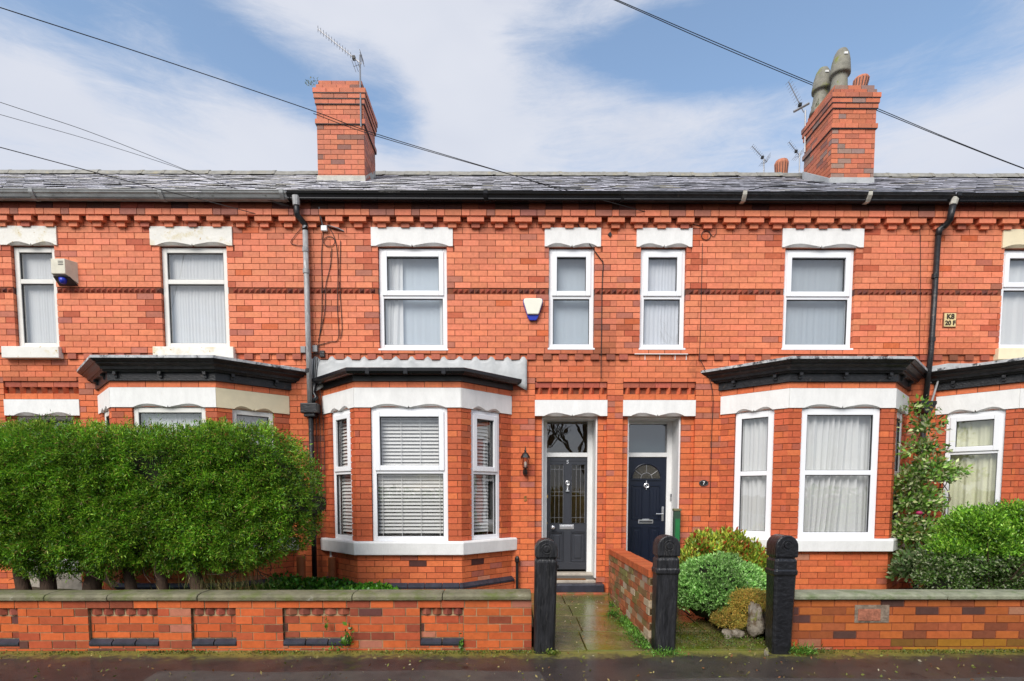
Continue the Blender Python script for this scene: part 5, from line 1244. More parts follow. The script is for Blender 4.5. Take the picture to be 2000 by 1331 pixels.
# old patch with a vent in the right-hand wall
k = MB(); a, b = G(1668), G(1735); k.fbox(fR, a, b, .28, .46, -.01, .006); pz = k.build('render_patch', mat('old_render', (.20, .15, .11), .9, var=.5, vscale=18, bump=1, bscale=40), wR)
k = MB(); k.fbox(fR, a+.03, b-.09, .30, .42, .006, .014); k.build('old_brick', mat('worn_brick', (.33, .12, .07), .8, var=.4, vscale=20, bump=.8), wR, bevel=.01)
# dividing wall between the two paths
dvx0, dvx1, dvy0, dvy1 = 1.46, 1.65, 5.84, 8.20
dv = thing('dividing_wall', (1.55, 7, 0), 'low mossy brick wall with an orange coping between the two front paths', 'wall')
k = MB(); k.box((dvx0+.008, dvy0, -.05), (dvx1-.008, dvy1, .71)); k.build('mortar_bed', mMortarT, dv)
S = []; fD = Fr(dvx0, dvy1, 0, -1); fD2 = Fr(dvx1, dvy0, 0, 1)
dt = lambda p, r, h: J(random.choice([(.30, .14, .08), (.36, .13, .06), (.22, .15, .07), (.42, .34, .24), (.34, .10, .045), (.20, .17, .06), (.40, .15, .07)]), .2)
bricks(S, fD, 0, dvy1-dvy0, 0, .71, [], tint=dt, Lb=.225, g=.011, grid=(.71, .079), depth=.08, jit=.006); bricks(S, fD2, 0, dvy1-dvy0, 0, .71, [], tint=dt, Lb=.225, g=.011, grid=(.71, .079), depth=.08)
for (fr, u0, u1, z0, z1, d0, d1, tt) in S: piece(UB, 'brick', fr, u0, u1, z0, z1, d0, d1, tt, dv)
n = 20
for i in range(n):
    y0 = dvy0+(dvy1-dvy0)*i/n; y1 = dvy0+(dvy1-dvy0)*(i+1)/n; piece(UB, 'coping_brick', Fr(dvx0-.01, y0), 0, dvx1-dvx0+.02, .713, .79+random.uniform(-.003, .003), -(y1-y0)+.004, -.004, J((.46, .11, .04), .15), dv)
# brick edging strip across the foot of the steps
ed = MB(); ed.box((.40, 8.10, .06), (1.44, 8.198, .155)); tag(ed.build('brick_edging', mat('edging_brick', (.34, .09, .04), .5, var=.3, vscale=9, patch=[((.12, .11, .03), 5, .5, .62)]), None, bevel=.01), 'strip of red brick edging on the path at the foot of the grey door step', 'edging')

# ------------------------------------------------------------------ gate posts
def gatepost(cx, y, w_, H, zneck, m, label, lean=0, band=False, dep=None, taper=0):
    t = thing('gatepost', (cx, y, 0), label, 'gatepost', 'black stone gateposts'); hw = w_/2; hd = (dep or w_)/2; ch = .022
    def sec(z, k, kz=1): # chamfered square section
        a, b = hw*k, hd*k; c = ch
        lx = lean*(z)
        return [Vector((cx+lx+x, y+yy, z)) for x, yy in ((-a+c, -b), (a-c, -b), (a, -b+c), (a, b-c), (a-c, b), (-a+c, b), (-a, b-c), (-a, -b+c))]
    s = MB(); k0 = 1-taper
    zs = [(-.1, k0*.97), (.02, k0*.98), (zneck*.5, (k0+1)/2*.99)]
    if band: zs += [(zneck-.17, .97), (zneck-.155, 1.07), (zneck-.12, 1.07), (zneck-.105, 1.0), (zneck-.02, 1.0), (zneck-.01, .93), (zneck, .90)]
    else: zs += [(zneck-.03, 1.0), (zneck-.012, .97), (zneck, .90)]
    s.rings([sec(z, k) for z, k in zs], closed=True); sh = s.build('shaft', m, t, bevel=.006)
    # barrel-topped head
    c = MB(); n = 14; rad = H-zneck-.075; z1 = zneck+.012; zc = H-hw*.96
    zc = max(z1+.05, zc); pr = [(-hw*.98, z1), (-hw, z1+.02)] + [(-hw*math.cos(math.pi*i/n), zc+(H-zc)*math.sin(math.pi*i/n)) for i in range(n+1)] + [(hw, z1+.02), (hw*.98, z1)]
    lx = lean*(zneck+.08); f = Fr(cx+lx, y-hd)
    c.fprism(f, pr[::-1], -2*hd, 0); hd_ = c.build('head', m, t, bevel=.012)
    nk = MB(); nk.rings([sec(z, .86) for z in (zneck-.001, z1+.002)], closed=True); nk.build('neck', m, t)
    r = MB(); zz = zc+.008; r.fprism(f, [(.032*math.cos(q), zz+.032*math.sin(q)) for q in [2*math.pi*i/18 for i in range(18)]], 0, .014)
    r.tube([f.p(.050*math.cos(q), zz+.050*math.sin(q), .0) for q in [2*math.pi*i/20 for i in range(21)]], .006, 5); r.build('roundel', m, hd_, bevel=.004)
    return t
gatepost(.362, 5.66, .218, 1.135, .935, mPost, 'plain black gatepost with a rounded head at the left of the grey-door path', lean=.015, taper=.03)
gatepost(1.575, 5.70, .225, 1.165, .945, mPost, 'black banded gatepost in the middle at the end of the dividing wall', lean=.015, band=True, dep=.21, taper=.06)
gatepost(2.70, 5.60, .222, 1.175, .945, mPostC, 'black gatepost with chipped white paint on its head at the right', lean=.008, band=True, dep=.22, taper=.12)
k = MB(); k.box((.475, 5.60, .84), (.505, 5.64, .87)); tag(k.build('gate_hinge', mBlackI, None), 'small black hinge pin on the right side of the left gatepost', 'hinge')

# ------------------------------------------------------------------ foliage
def leaves(name, P, Nn, size, pal, m, parent=None, aspect=.35, spread=.6, up=.3, n_per=1, fold=True, label=None, **kw):
    """P: points, Nn: outward directions; each point carries one leaf blade (diamond, lightly folded)"""
    n = len(P); P = np.asarray(P, dtype=np.float64); Nn = np.asarray(Nn, dtype=np.float64)
    dirs = Nn + rng.normal(0, spread, (n, 3)); dirs[:, 2] += up; dirs /= np.linalg.norm(dirs, axis=1)[:, None]
    rnd = rng.normal(0, 1, (n, 3)); side = np.cross(dirs, rnd); side /= np.linalg.norm(side, axis=1)[:, None]
    up_ = np.cross(side, dirs)
    s = np.asarray(size)*rng.uniform(.65, 1.25, n) if np.ndim(size) == 0 else size
    s = s[:, None]
    tip = P+dirs*s; l = P+dirs*s*.45+side*s*aspect*.5+up_*s*.06; r = P+dirs*s*.45-side*s*aspect*.5+up_*s*.06
    V = np.stack([P, r, tip, l], axis=1).reshape(-1, 3)
    idx = rng.choice(len(pal), n, p=np.array([q[1] for q in pal])/sum(q[1] for q in pal))
    C_ = np.array([q[0] for q in pal])[idx]*rng.uniform(.7, 1.3, (n, 1))*(1+.35*np.clip(vnoise(P, 9, 77)*2, -1, 1))[:, None]; C_ = np.clip(C_, 0, 1)
    me = bpy.data.meshes.new(name); me.vertices.add(4*n); me.vertices.foreach_set('co', V.astype(np.float32).ravel())
    me.loops.add(4*n); me.loops.foreach_set('vertex_index', np.arange(4*n, dtype=np.int32)); me.polygons.add(n)
    me.polygons.foreach_set('loop_start', np.arange(0, 4*n, 4, dtype=np.int32)); me.update(calc_edges=True)
    ca = me.color_attributes.new('tint', 'FLOAT_COLOR', 'POINT'); ca.data.foreach_set('color', np.repeat(np.c_[C_, np.ones(n)], 4, axis=0).astype(np.float32).ravel())
    me.materials.append(m); o = bpy.data.objects.new(name, me); col.objects.link(o); adopt(o, parent); return tag(o, label, **kw)
def sprays(P, Nn, k, length, spread=.35):
    """turn each point into k blades along a little twig"""
    n = len(P); d_ = Nn+rng.normal(0, spread, (n, 3)); d_ /= np.linalg.norm(d_, axis=1)[:, None]
    t = rng.uniform(0, 1, (n, k, 1)); base = P[:, None, :]+d_[:, None, :]*t*length+rng.normal(0, length*.12, (n, k, 3))
    return base.reshape(-1, 3), np.repeat(d_, k, axis=0)
def vnoise(p, f, seed):
    r2 = np.random.default_rng(seed); o = np.zeros(len(p))
    for _ in range(7):
        w_ = r2.normal(0, f, 3); o += np.sin(p@w_+r2.uniform(0, 6.28))
    return o/7
# --- the conifer hedge
hg = thing('conifer_hedge', (-4, 6.5, .3), 'big clipped green conifer hedge on bare trunks behind the left garden wall', 'hedge')
HY0, HYC = 5.92, 6.50
prof_r = [(.70, -3.25), (.78, -2.85), (.88, -2.45), (1.0, -2.25), (1.2, -2.13), (1.4, -2.09), (1.7, -2.10), (1.95, -2.17), (2.12, -2.28), (2.24, -2.42), (2.32, -2.72)]
zz_ = np.array([a for a, b in prof_r]); xx_ = np.array([b-.07 for a, b in prof_r])
def hedge_pts(n, part):
    if part == 'front':
        x = rng.uniform(-7.2, -1.95, n); z = rng.uniform(.66, 2.36, n)
    xr = np.interp(z, zz_, xx_)
    zb = .745+.045*np.sin(x*3.1)+.035*np.sin(x*7.7)+.02*np.sin(x*19)
    e = np.minimum(xr-x, np.minimum((2.295-z)*1.1, (z-zb)*1.2)); keep = e > 0; x, z, e = x[keep], z[keep], e[keep]
    c = np.clip(e/.42, 0, 1); y = HYC-(HYC-HY0)*np.sqrt(1-(1-c)**2)
    return x, y, z, e
def hedge_front(n):
    x, y, z, e = hedge_pts(n, 'front'); P = np.c_[x, y, z]
    xr = np.interp(z, zz_, xx_); nx = np.clip(1-(xr-x)/.42, 0, 1); nz = np.clip(1-(2.345-z)/.38, 0, 1)-np.clip(1-(z-.68)/.35, 0, 1)
    Nn = np.c_[nx, -(1-.9*np.maximum(nx, abs(nz))), nz*.9]; Nn /= np.linalg.norm(Nn, axis=1)[:, None]
    P += Nn*(vnoise(P, 5, 1)*.035+vnoise(P, 12, 2)*.09+vnoise(P, 26, 6)*.09+rng.uniform(-.09, .02, len(P)))[:, None]; return P, Nn
P, Nn = hedge_front(56000); gap = (vnoise(P, 11, 91)+.7*vnoise(P, 22, 92)) > -.42; P, Nn = P[gap], Nn[gap]; top = P[:, 2] > 2.12
B_, D_ = sprays(P, Nn*.6+np.array([.22, -.1, -.14]), 6, .09)
gpal = [((.15, .34, .018), 5), ((.085, .23, .014), 4.5), ((.27, .45, .03), 2.8), ((.022, .070, .010), 1.6), ((.24, .16, .05), .9), ((.32, .42, .05), 1.0)]
leaves('foliage', B_, D_, .040, gpal, mLeaf, hg, aspect=.22, spread=.5, up=.15)
# top and right end facing away: back half
n = 16000; x = rng.uniform(-7.2, -2.1, n); z = rng.uniform(.78, 2.36, n); xr = np.interp(z, zz_, xx_); e = np.minimum(xr-x, np.minimum((2.345-z)*1.1, z-.68)); kp = e > 0; x, z, e = x[kp], z[kp], e[kp]; c = np.clip(e/.42, 0, 1)
y = HYC+.55*np.sqrt(1-(1-c)**2); Pb = np.c_[x, y, z]; Nb = np.c_[np.zeros(len(x)), np.ones(len(x)), np.zeros(len(x))]; B_, D_ = sprays(Pb, Nb, 3, .09); leaves('foliage', B_, D_, .042, gpal, mLeafG, hg, aspect=.36, spread=.6, up=.2)
# lime tips along the top and the right end
tp = P[(P[:, 2] > 2.22) | ((P[:, 0] > -2.25) & (P[:, 2] > 1.2))]; tn = np.tile([.1, -.1, 1.0], (len(tp), 1)); sel = rng.random(len(tp)) < .85; B_, D_ = sprays(tp[sel], tn[sel], 5, .05)
leaves('new_growth', B_, D_, .03, [((.28, .42, .04), 3), ((.40, .46, .06), 2), ((.16, .30, .03), 2)], mLeafG, hg, aspect=.32, spread=.6, up=.5)
# dark inner mass of twigs, well inside the leaves
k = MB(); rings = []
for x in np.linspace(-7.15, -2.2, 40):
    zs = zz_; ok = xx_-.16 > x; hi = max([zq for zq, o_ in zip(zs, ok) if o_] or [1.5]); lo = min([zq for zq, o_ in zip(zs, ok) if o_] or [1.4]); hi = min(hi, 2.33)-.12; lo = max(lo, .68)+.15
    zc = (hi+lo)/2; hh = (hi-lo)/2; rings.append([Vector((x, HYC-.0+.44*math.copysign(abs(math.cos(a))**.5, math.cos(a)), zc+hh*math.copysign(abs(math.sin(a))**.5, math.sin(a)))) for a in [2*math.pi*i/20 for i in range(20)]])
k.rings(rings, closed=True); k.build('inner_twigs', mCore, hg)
rt = random.Random(4)
for px, wpx in ((2, 12), (55, 20), (108, 22), (172, 26), (257, 17), (322, 17), (398, 22), (-60, 16), (-130, 18)):
    x = W(px, 1140, HYC-.2)[0]; yb = HYC-.25+rt.uniform(-.05, .1); r0 = wpx/2/165; bx_ = rt.uniform(-.10, .10)
    k = MB(); k.tube(smoothpts([(x, yb, .12), (x+bx_*.2, yb, .5), (x+bx_, yb+.02, .75), (x+bx_*1.4, yb+.05, 1.1)], 4), [r0*1.35-(r0*.5)*i/12 for i in range(13)], 9); k.build('trunk', mBark, hg, smooth=True)
k = MB()
for i in range(46):
    x = rt.uniform(-6.2, -2.7); y = HYC+rt.uniform(-.4, .3); a = Vector((x, y, .76)); k.tube(smoothpts([a+Vector((0, 0, .3)), a+Vector((rt.uniform(-.12, .12), -.05, 0)), a+Vector((rt.uniform(-.28, .28), -.1, -.10+rt.uniform(-.08, .1)))], 3), [.009, .008, .007, .006, .005, .004, .003], 4)
k.build('bare_twig', mBark, hg, kind='stuff')

# --- generic dome shrub
def dome(cx, cy, cz, rx, ry, rz, n, seed, lump=.08, shell=.25, front=False, pow_=2.0):
    g_ = np.random.default_rng(seed); v = g_.normal(0, 1, (n, 3)); v /= np.linalg.norm(v, axis=1)[:, None]; v = v[(v[:, 2] > -.35)]
    rad = 1-g_.uniform(0, shell, len(v))**1.0; nn = v.copy(); p = v*np.array([rx, ry, rz]); r_ = 1+lump*2*vnoise(v*1.0, 3.2, seed)+lump*vnoise(v, 9, seed+1)
    return np.array([cx, cy, cz])+p*(rad*r_)[:, None], nn
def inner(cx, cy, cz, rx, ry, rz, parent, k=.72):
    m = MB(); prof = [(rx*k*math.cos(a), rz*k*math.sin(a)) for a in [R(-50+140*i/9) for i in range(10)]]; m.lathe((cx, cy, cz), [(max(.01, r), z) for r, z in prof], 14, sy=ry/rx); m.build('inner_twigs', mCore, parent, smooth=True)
def stems(parent, cx, cy, z0, h_, n, r, spread, seed, m=mBark):
    rr = random.Random(seed); k = MB()
    for i in range(n):
        a = rr.uniform(0, 6.28); s = rr.uniform(.2, 1)*spread; k.tube(smoothpts([(cx+rr.uniform(-.04, .04), cy+rr.uniform(-.04, .04), z0), (cx+s*.5*math.cos(a), cy+s*.5*math.sin(a), z0+h_*.5), (cx+s*math.cos(a), cy+s*math.sin(a), z0+h_*rr.uniform(.8, 1))], 3), [r, r*.9, r*.8, r*.7, r*.6, r*.45, r*.3], 5)
    k.build('stem', m, parent)
# hebe: grey-green dense dome
he = thing('hebe_bush', (2.75, 6.9, .2), 'dense rounded pale green bush between the middle and right gateposts', 'shrub')
hc = (W(1405, 1120, 6.75)[0], 6.75, .40)
P, Nn = dome(*hc, .50, .5, .42, 7000, 11, .15, .16); B_, D_ = sprays(P, Nn+np.array([0, 0, .4]), 7, .045, .3)
leaves('foliage', B_, D_, .034, [((.30, .56, .15), 5), ((.20, .42, .09), 4), ((.44, .66, .26), 2), ((.09, .20, .05), 1.4)], mLeaf, he, aspect=.5, spread=.6, up=.3); inner(*hc, .50, .5, .42, he, .85); stems(he, hc[0], hc[1], .1, .4, 6, .02, .3, 2)
# photinia: red and yellow-green
ph = thing('red_leaved_shrub', (2.9, 7.6, .2), 'red and yellow-green leaved shrub behind the rounded bush under the side window', 'shrub')
for (px, py, Y, rx, rz, n, sd) in ((1375, 1090, 7.45, .26, .40, 1500, 21), (1425, 1085, 7.5, .28, .34, 1500, 22), (1465, 1100, 7.4, .18, .30, 800, 23), (1345, 1120, 7.3, .16, .34, 700, 24)):
    cx, cz = W(px, py, Y); P, Nn = dome(cx, Y, cz-.05, rx, .28, rz, n*2, sd, .14, .5); B_, D_ = sprays(P, Nn+np.array([0, 0, .5]), 4, .04, .4)
    leaves('foliage', B_, D_, .062, [((.38, .44, .05), 4), ((.15, .28, .03), 3.5), ((.40, .07, .025), 1.5), ((.50, .20, .05), .6), ((.50, .54, .09), 2.4)], mLeafG, ph, aspect=.40, spread=.5, up=.5)
stems(ph, W(1420, 1100, 7.5)[0], 7.5, .2, .75, 14, .01, .35, 3)
# lower dark stuff beneath photinia
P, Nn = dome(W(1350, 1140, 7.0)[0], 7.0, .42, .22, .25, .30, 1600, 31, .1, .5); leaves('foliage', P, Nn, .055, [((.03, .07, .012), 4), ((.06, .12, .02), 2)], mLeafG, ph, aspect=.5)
# yellow dry moss-like shrub and pale stump behind right post
ym = thing('heather_clump', (W(1455, 1190, 6.2)[0], 6.2, .1), 'yellowing wiry clump beside the pale stump behind the right gatepost', 'shrub')
for (px, py, rx, rz, n, sd) in ((1462, 1180, .20, .16, 4200, 41), (1425, 1212, .16, .12, 2600, 42), (1440, 1240, .18, .10, 1500, 43)):
    cx, cz = W(px, py, 6.2); P, Nn = dome(cx, 6.2, cz, rx, .2, rz, n, sd, .1, .35); B_, D_ = sprays(P, Nn, 4, .03)
    pal = [((.62, .42, .09), 4), ((.42, .38, .07), 3), ((.24, .26, .05), 2), ((.60, .30, .08), 1)] if sd < 43 else [((.12, .08, .05), 3), ((.2, .15, .09), 2), ((.06, .08, .02), 2)]
    leaves('foliage', B_, D_, .03, pal, mDry, ym, aspect=.18, spread=.7, up=.2); inner(cx, 6.2, cz, rx, .2, rz, ym, .7)
def rock(name, cx, cy, cz, sx, sy, sz, m, label, cat, seed, parent=None):
    bm = bmesh.new(); bmesh.ops.create_icosphere(bm, subdivisions=3, radius=1); r2 = random.Random(seed); o3 = [Vector((r2.uniform(-3, 3), r2.uniform(-3, 3), r2.uniform(-3, 3))) for _ in range(5)]
    for v in bm.verts:
        k = 1+sum(math.sin(v.co.dot(o)*1.6)*.11 for o in o3); v.co = Vector((cx+v.co.x*sx*k, cy+v.co.y*sy*k, cz+v.co.z*sz*k))
    me = bpy.data.meshes.new(name); bm.to_mesh(me); bm.free(); me.materials.append(m); o = bpy.data.objects.new(name, me); col.objects.link(o); adopt(o, parent); return tag(o, label, cat)
cx, cz = W(1478, 1205, 5.95); rock('stump', cx, 6.0, cz-.05, .075, .12, .19, mYellowR, 'pale weathered stump just behind the right gatepost', 'stump', 3)
cx, cz = W(1440, 1240, 5.95); rock('stone', cx, 6.04, .06, .10, .09, .07, mYellowR, 'small pale stone at the foot of the wiry clump', 'stone', 8)
# tall variegated climbing shrub
cl = thing('climbing_shrub', (W(1800, 1150, 7.6)[0], 7.6, .2), 'tall loose variegated shrub climbing beside the right downpipe', 'shrub')
blobs = [(1780, 1110, .34, .28, 1000), (1800, 1050, .36, .30, 1100), (1790, 985, .36, .30, 1000), (1812, 930, .36, .28, 850), (1802, 880, .32, .22, 480), (1805, 840, .26, .22, 260), (1790, 800, .17, .2, 110), (1850, 925, .20, .16, 120), (1770, 950, .2, .2, 260), (1765, 1040, .2, .3, 380)]
for i, (px, py, rx, rz, n) in enumerate(blobs):
    cx, cz = W(px, py, 7.75); P, Nn = dome(cx, 7.75, cz, rx*.9, .3, rz, int(n*(3.0 if py > 900 else 1.5)), 60+i, .25, .85); 
    leaves('foliage', P, Nn, .070, [((.24, .42, .07), 4), ((.10, .22, .035), 3.5), ((.50, .56, .26), 2.8), ((.25, .15, .04), .7), ((.50, .50, .32), .8)], mLeafG, cl, aspect=.46, spread=.8, up=.15)
rr = random.Random(9); k = MB(); bx0 = W(1800, 1140, 7.8)[0]
for i in range(16):
    pts = [Vector((bx0+rr.uniform(-.12, .12), 7.85, .2))]
    for j in range(1, 7): z = .2+j*.33*rr.uniform(.85, 1.1); pts.append(Vector((bx0+rr.uniform(-.22, .24)+.02*j, 7.85+rr.uniform(-.15, .1), z)))
    k.tube(smoothpts(pts[:rr.randint(4, 7)], 3), .006, 4)
k.build('stem', mat('red_stem', (.13, .07, .04), .7), cl)
cx, cz = W(1790, 1003, 7.45); k = MB(); k.lathe((cx, 7.4, cz-.02), [(.01, 0), (.035, .012), (.04, .035), (.02, .05)], 9); k.build('flower', mat('pink_petals', (.35, .02, .09), .5), cl, smooth=True)
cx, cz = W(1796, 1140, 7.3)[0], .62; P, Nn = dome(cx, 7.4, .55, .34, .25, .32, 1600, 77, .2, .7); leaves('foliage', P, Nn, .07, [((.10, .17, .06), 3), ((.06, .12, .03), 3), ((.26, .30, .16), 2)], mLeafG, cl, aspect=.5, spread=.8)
# privet hedge at right
pv = thing('privet_bush', (W(1920, 1150, 6.5)[0], 6.5, .2), 'bright green loose privet bush filling the garden at the right edge', 'shrub')
for i, (px, py, rx, rz, n) in enumerate([(1865, 1100, .30, .34, 2400), (1930, 1085, .40, .42, 3600), (2000, 1080, .42, .44, 3600), (1900, 1045, .26, .22, 1600), (1985, 1045, .3, .26, 1800), (2080, 1085, .5, .44, 3000), (1840, 1140, .2, .2, 900), (1950, 1138, .45, .20, 2600), (1985, 1010, .16, .14, 500), (1905, 1020, .13, .15, 420)]):
    cx, cz = W(px, py, 6.5); P, Nn = dome(cx, 6.5, cz, rx*.88, .36, rz*.86, n, 80+i, .10, .45)
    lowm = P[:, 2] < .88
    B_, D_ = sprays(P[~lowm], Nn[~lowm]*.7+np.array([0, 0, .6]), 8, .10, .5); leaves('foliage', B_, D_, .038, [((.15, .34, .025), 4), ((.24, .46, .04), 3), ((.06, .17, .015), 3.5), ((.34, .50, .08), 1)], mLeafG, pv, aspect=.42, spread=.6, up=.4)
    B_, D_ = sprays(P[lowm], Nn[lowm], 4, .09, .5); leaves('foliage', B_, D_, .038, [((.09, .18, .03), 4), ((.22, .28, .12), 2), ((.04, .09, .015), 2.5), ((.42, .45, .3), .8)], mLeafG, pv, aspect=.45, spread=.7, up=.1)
    inner(cx, 6.55, cz-.05, rx*.85, .33, rz*.8, pv, .62)
stems(pv, W(1930, 1100, 6.5)[0], 6.45, .2, .9, 22, .012, .6, 5)
# ground ivy in the left garden
n = 9000; x = rng.uniform(-3.3, -1.35, n); y = rng.uniform(6.3, 8.0, n); hgt = .22+.16*np.clip(vnoise(np.c_[x, y, x*0], 4, 5)+.6, 0, 1.2)*np.clip((-1.35-x)/.3, 0, 1); P = np.c_[x, y, hgt*rng.uniform(.55, 1, n)+.05]
leaves('ground_ivy', P, np.tile([0, -.3, .8], (n, 1)), .055, [((.08, .26, .02), 4), ((.04, .15, .015), 3), ((.16, .34, .04), 2)], mLeafG, None, aspect=.8, spread=.8, up=.2, label='low green leafy ground cover under the bay beside the hedge', kind='stuff', cat='ground cover')
n = 1400; x = rng.normal(-3.15, .22, n); P = np.c_[x, rng.uniform(6.1, 6.6, n), rng.uniform(.2, .62, n)]
leaves('dry_grass', P, np.tile([0, -.1, 1.0], (n, 1)), .16, [((.36, .30, .12), 3), ((.18, .16, .06), 2), ((.10, .17, .03), 2)], mDry, None, aspect=.03, spread=.45, up=.6, label='dry straggling grass below the right end of the hedge', kind='stuff', cat='grass')
# weeds at the wall foot, moss and fallen leaves on the pavement
def tuft(cx, cy, cz, r, n, size, pal, label, cat='weed', m=mLeafG, aspect=.6, name='weed', hgt=.1, group='weeds at the foot of the walls'):
    x = rng.normal(cx, r*.5, n); y = rng.normal(cy, r*.25, n); z = cz+np.abs(rng.normal(0, hgt*.6, n)); P = np.c_[x, y, z]
    o = leaves(name, P, np.tile([0, -.4, .6], (n, 1)), size, pal, m, None, aspect=aspect, spread=.8, up=.3, label=label); tag(o, None, cat, group); return o
green = [((.10, .24, .03), 3), ((.16, .32, .05), 2), ((.05, .13, .02), 2)]
tuft(G(680), 5.62, .05, .06, 46, .055, green, 'leafy weed growing up the left wall beside the third panel', hgt=.16)
tuft(G(640), 5.62, .22, .03, 14, .05, green, 'small sprig growing from the middle of the left wall')
tuft(G(655), 5.60, .0, .12, 30, .04, green, 'low weed at the wall foot left of the leafy one')
tuft(G(900), 5.62, .0, .02, 22, .045, green, 'tiny weed at the wall foot below the fourth panel')
tuft(.43, 5.52, 0, .07, 70, .03, [((.10, .16, .02), 2), ((.2, .22, .04), 1)], 'small mossy tuft at the foot of the left gatepost', hgt=.03)
tuft(1.55, 5.50, 0, .22, 420, .035, green, 'fringe of grass round the foot of the middle gatepost', aspect=.25, hgt=.035)
tuft(2.92, 5.52, 0, .16, 320, .055, green, 'grass tuft at the foot of the right gatepost', aspect=.15, hgt=.05)
tuft(1.30, 6.9, .08, .08, 160, .03, green, 'clump of green weed at the foot of the dividing wall halfway along', hgt=.05)
tuft(1.36, 7.4, .10, .05, 60, .03, green, 'small weed at the far foot of the dividing wall', hgt=.04)
n = 1500; yy = rng.uniform(5.6, 6.9, n); P = np.c_[1.44-np.abs(rng.normal(0, .07, n)), yy, .02+.08*(yy-5.6)/2.6+rng.uniform(0, .03, n)]
leaves('moss_strip', P, np.tile([-.3, 0, .8], (n, 1)), .026, green, mLeaf, None, aspect=.5, spread=.8, label='strip of green weed along the left foot of the dividing wall', kind='stuff', cat='moss')
n = 2600; P = np.c_[rng.uniform(1.75, 2.7, n), rng.uniform(5.6, 6.9, n), rng.uniform(.02, .05, n)]; kp = vnoise(P*np.array([1, 1, 0]), 6, 9) > .05; P = P[kp]; P[:, 2] += .048*(P[:, 1]-5.6)
leaves('moss_patch', P, np.tile([0, 0, 1.0], (len(P), 1)), .022, [((.10, .15, .02), 3), ((.05, .09, .015), 3), ((.16, .17, .03), 1)], mLeaf, None, aspect=.5, spread=.9, label='patches of moss on the path to the navy door', kind='stuff', cat='moss')
n = 7000; x = rng.uniform(-5.3, 5.6, n); y = 5.62-np.abs(rng.normal(0, .05, n))-.18*np.clip(vnoise(np.c_[x, x*0, x*0], 2.5, 3), 0, 1)*rng.random(n); kp = ((vnoise(np.c_[x, x*0, x*0], 3.5, 4) > -.1) | (rng.random(n) < .25)) & ~((x > .5) & (x < 2.6)); P = np.c_[x, y, np.full(n, .004)+rng.uniform(0, .012, n)][kp]
leaves('moss_edge', P, np.tile([0, -.2, .5], (len(P), 1)), .020, [((.16, .20, .03), 3), ((.09, .14, .02), 3), ((.28, .27, .05), 1), ((.05, .06, .02), 2)], mLeaf, None, aspect=.5, spread=1.0, up=.1, label='moss and litter along the foot of the garden walls', kind='stuff', cat='moss')
n = 520; P = np.c_[rng.uniform(-5, 5.2, n), rng.uniform(4.3, 5.6, n), np.full(n, .014)]
leaves('fallen_leaf', P, np.tile([0, 0, .0], (n, 1)), .035, [((.34, .27, .10), 3), ((.18, .20, .04), 3), ((.24, .10, .04), 2), ((.40, .36, .25), 1)], mDry, None, aspect=.5, spread=.6, up=.05, label='fallen leaves and petals scattered on the wet pavement', kind='stuff', cat='leaves')
n = 160; P = np.c_[rng.uniform(.4, 2.6, n), rng.uniform(5.7, 8.0, n), np.zeros(n)]; P[:, 2] = .02+.048*(P[:, 1]-5.6)+.012
leaves('fallen_leaf', P, np.tile([0, 0, .0], (n, 1)), .03, [((.30, .24, .12), 3), ((.4, .3, .25), 2), ((.2, .1, .04), 2)], mDry, None, aspect=.5, spread=.6, up=.05, label='bits of leaf litter scattered on the two flagged paths', kind='stuff', cat='leaves')
for (px, py, Y, lab, s) in ((603, 160, YC+.05, 'weed sprouting from the top left corner of the left chimney', .05), (1597, 205, YC+.7, 'weed growing on the left edge of the right chimney top', .06)):
    x, z = W(px, py, Y); tuft(x+.04, Y, z-.06, .12, 60, s, [((.14, .2, .04), 3), ((.25, .24, .08), 2)], lab, aspect=.25, hgt=.07, group='plants on the chimneys')
# small stone chock at the foot of the right post
cx, cz = W(1497, 1278, 5.45); rock('stone', cx, 5.45, .02, .02, .025, .05, mYellowR, 'small pale upright stone in front of the right gatepost', 'stone', 12)

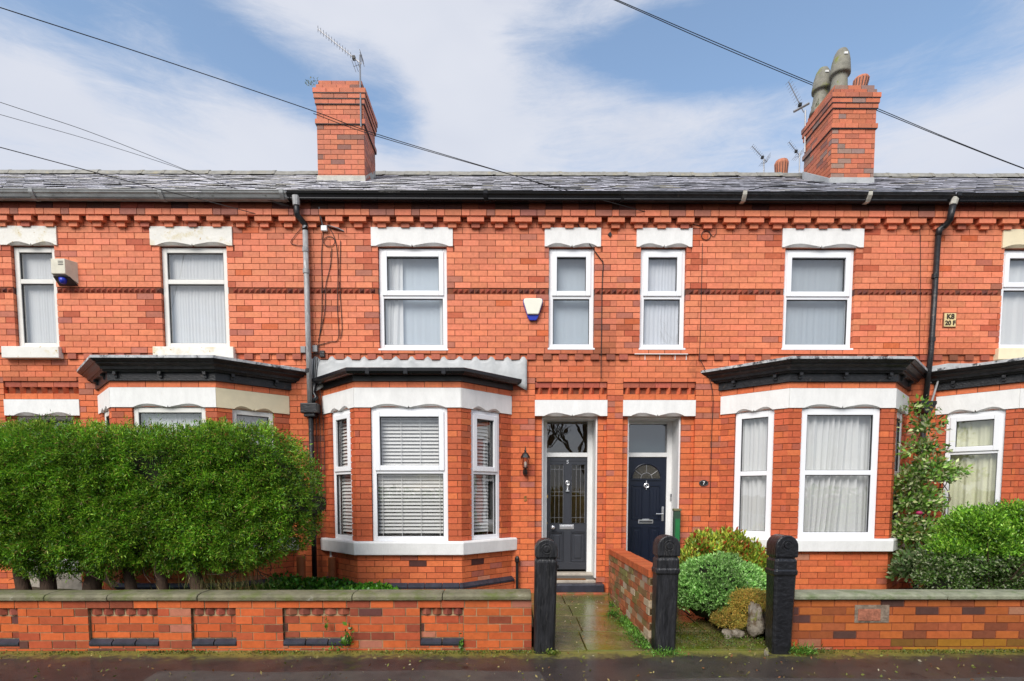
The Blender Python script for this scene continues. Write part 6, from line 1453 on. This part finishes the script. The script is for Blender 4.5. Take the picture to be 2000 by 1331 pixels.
# ------------------------------------------------------------------ the far side of the street (it shows in the window panes)
def bare_tree(x, y, H, seed, label):
    t = thing('bare_tree', (x, y, 0), label, 'tree', 'bare winter trees across the street'); rr = random.Random(seed); k = MB(); tr = MB()
    def grow(p, d_, l, r, dep, mb):
        pts = [p]; q = p; dd = d_
        for i in range(4): dd = (dd+Vector((rr.uniform(-.16, .16), rr.uniform(-.16, .16), rr.uniform(-.04, .12)))).normalized(); q = q+dd*l/4; pts.append(q)
        mb.tube(pts, [r*(1-.09*i) for i in range(5)], 6 if dep > 3 else 3, cap=False)
        if dep <= 0: return
        for i in range(3 if dep > 2 else 3):
            a = rr.uniform(0, 6.28); sp = rr.uniform(.35, .75); nd = (dd+Vector((math.cos(a), math.sin(a), .15))*sp).normalized(); grow(pts[rr.choice([2, 3, 4])] if i else q, nd, l*rr.uniform(.6, .8), r*.6, dep-1, k)
    grow(Vector((x, y, 0)), Vector((0, 0, 1)), H*.33, H*.022, 5, tr)
    tr.build('trunk', mBark, t); k.build('branch', mBark, t)
bare_tree(4.5, -11.5, 9.5, 1, 'bare tree across the street reflected in the right upstairs window')
bare_tree(9.0, -12.5, 11, 5, 'bare tree across the street further right')
bare_tree(1.0, -13.5, 9, 8, 'bare tree across the street opposite the grey door')
bare_tree(-6.5, -13, 9, 13, 'bare tree across the street opposite the hedge')
hb = thing('far_hedge', (0, -11, 0), 'dark evergreen hedge along the far side of the street', 'hedge')
n = 14000; x = rng.uniform(-20, 20, n); hh = 1.6+.5*vnoise(np.c_[x, x*0, x*0], .8, 3); P = np.c_[x, -10.6+rng.uniform(-.5, .3, n), rng.uniform(0, 1, n)*hh]
leaves('foliage', P, np.tile([0, .6, .5], (n, 1)), .22, gpal, mLeaf, hb, aspect=.6, spread=.7); k = MB(); k.box((-20, -11.4, 0), (20, -10.9, 1.3)); k.build('inner_twigs', mCore, hb)
yb_ = thing('yellow_bush', (2.5, -9.3, 0), 'yellow-leaved bush across the street, mirrored in the grey door glass', 'shrub')
P, Nn = dome(2.5, -9.3, .9, 1.3, .6, 1.0, 4000, 5, .15, .4); leaves('foliage', P, Nn, .11, [((.75, .45, .03), 3), ((.6, .5, .05), 2), ((.3, .3, .05), 1)], mLeaf, yb_, aspect=.6); stems(yb_, 2.5, -9.3, 0, 1.2, 8, .02, .6, 8)
lp = thing('street_lamp', (-2.2, -8, 0), 'dark street lamp post across the street', 'street lamp'); MB().tube([(-2.2, -8, 0), (-2.2, -8, 7), (-2.2, -7.2, 7.4)], [.07, .05, .04], 8).build('post', mBlackI, lp); k = MB(); k.box((-2.3, -7.3, 7.33), (-2.1, -6.7, 7.42)); k.build('lamp_head', mAlu, lp)
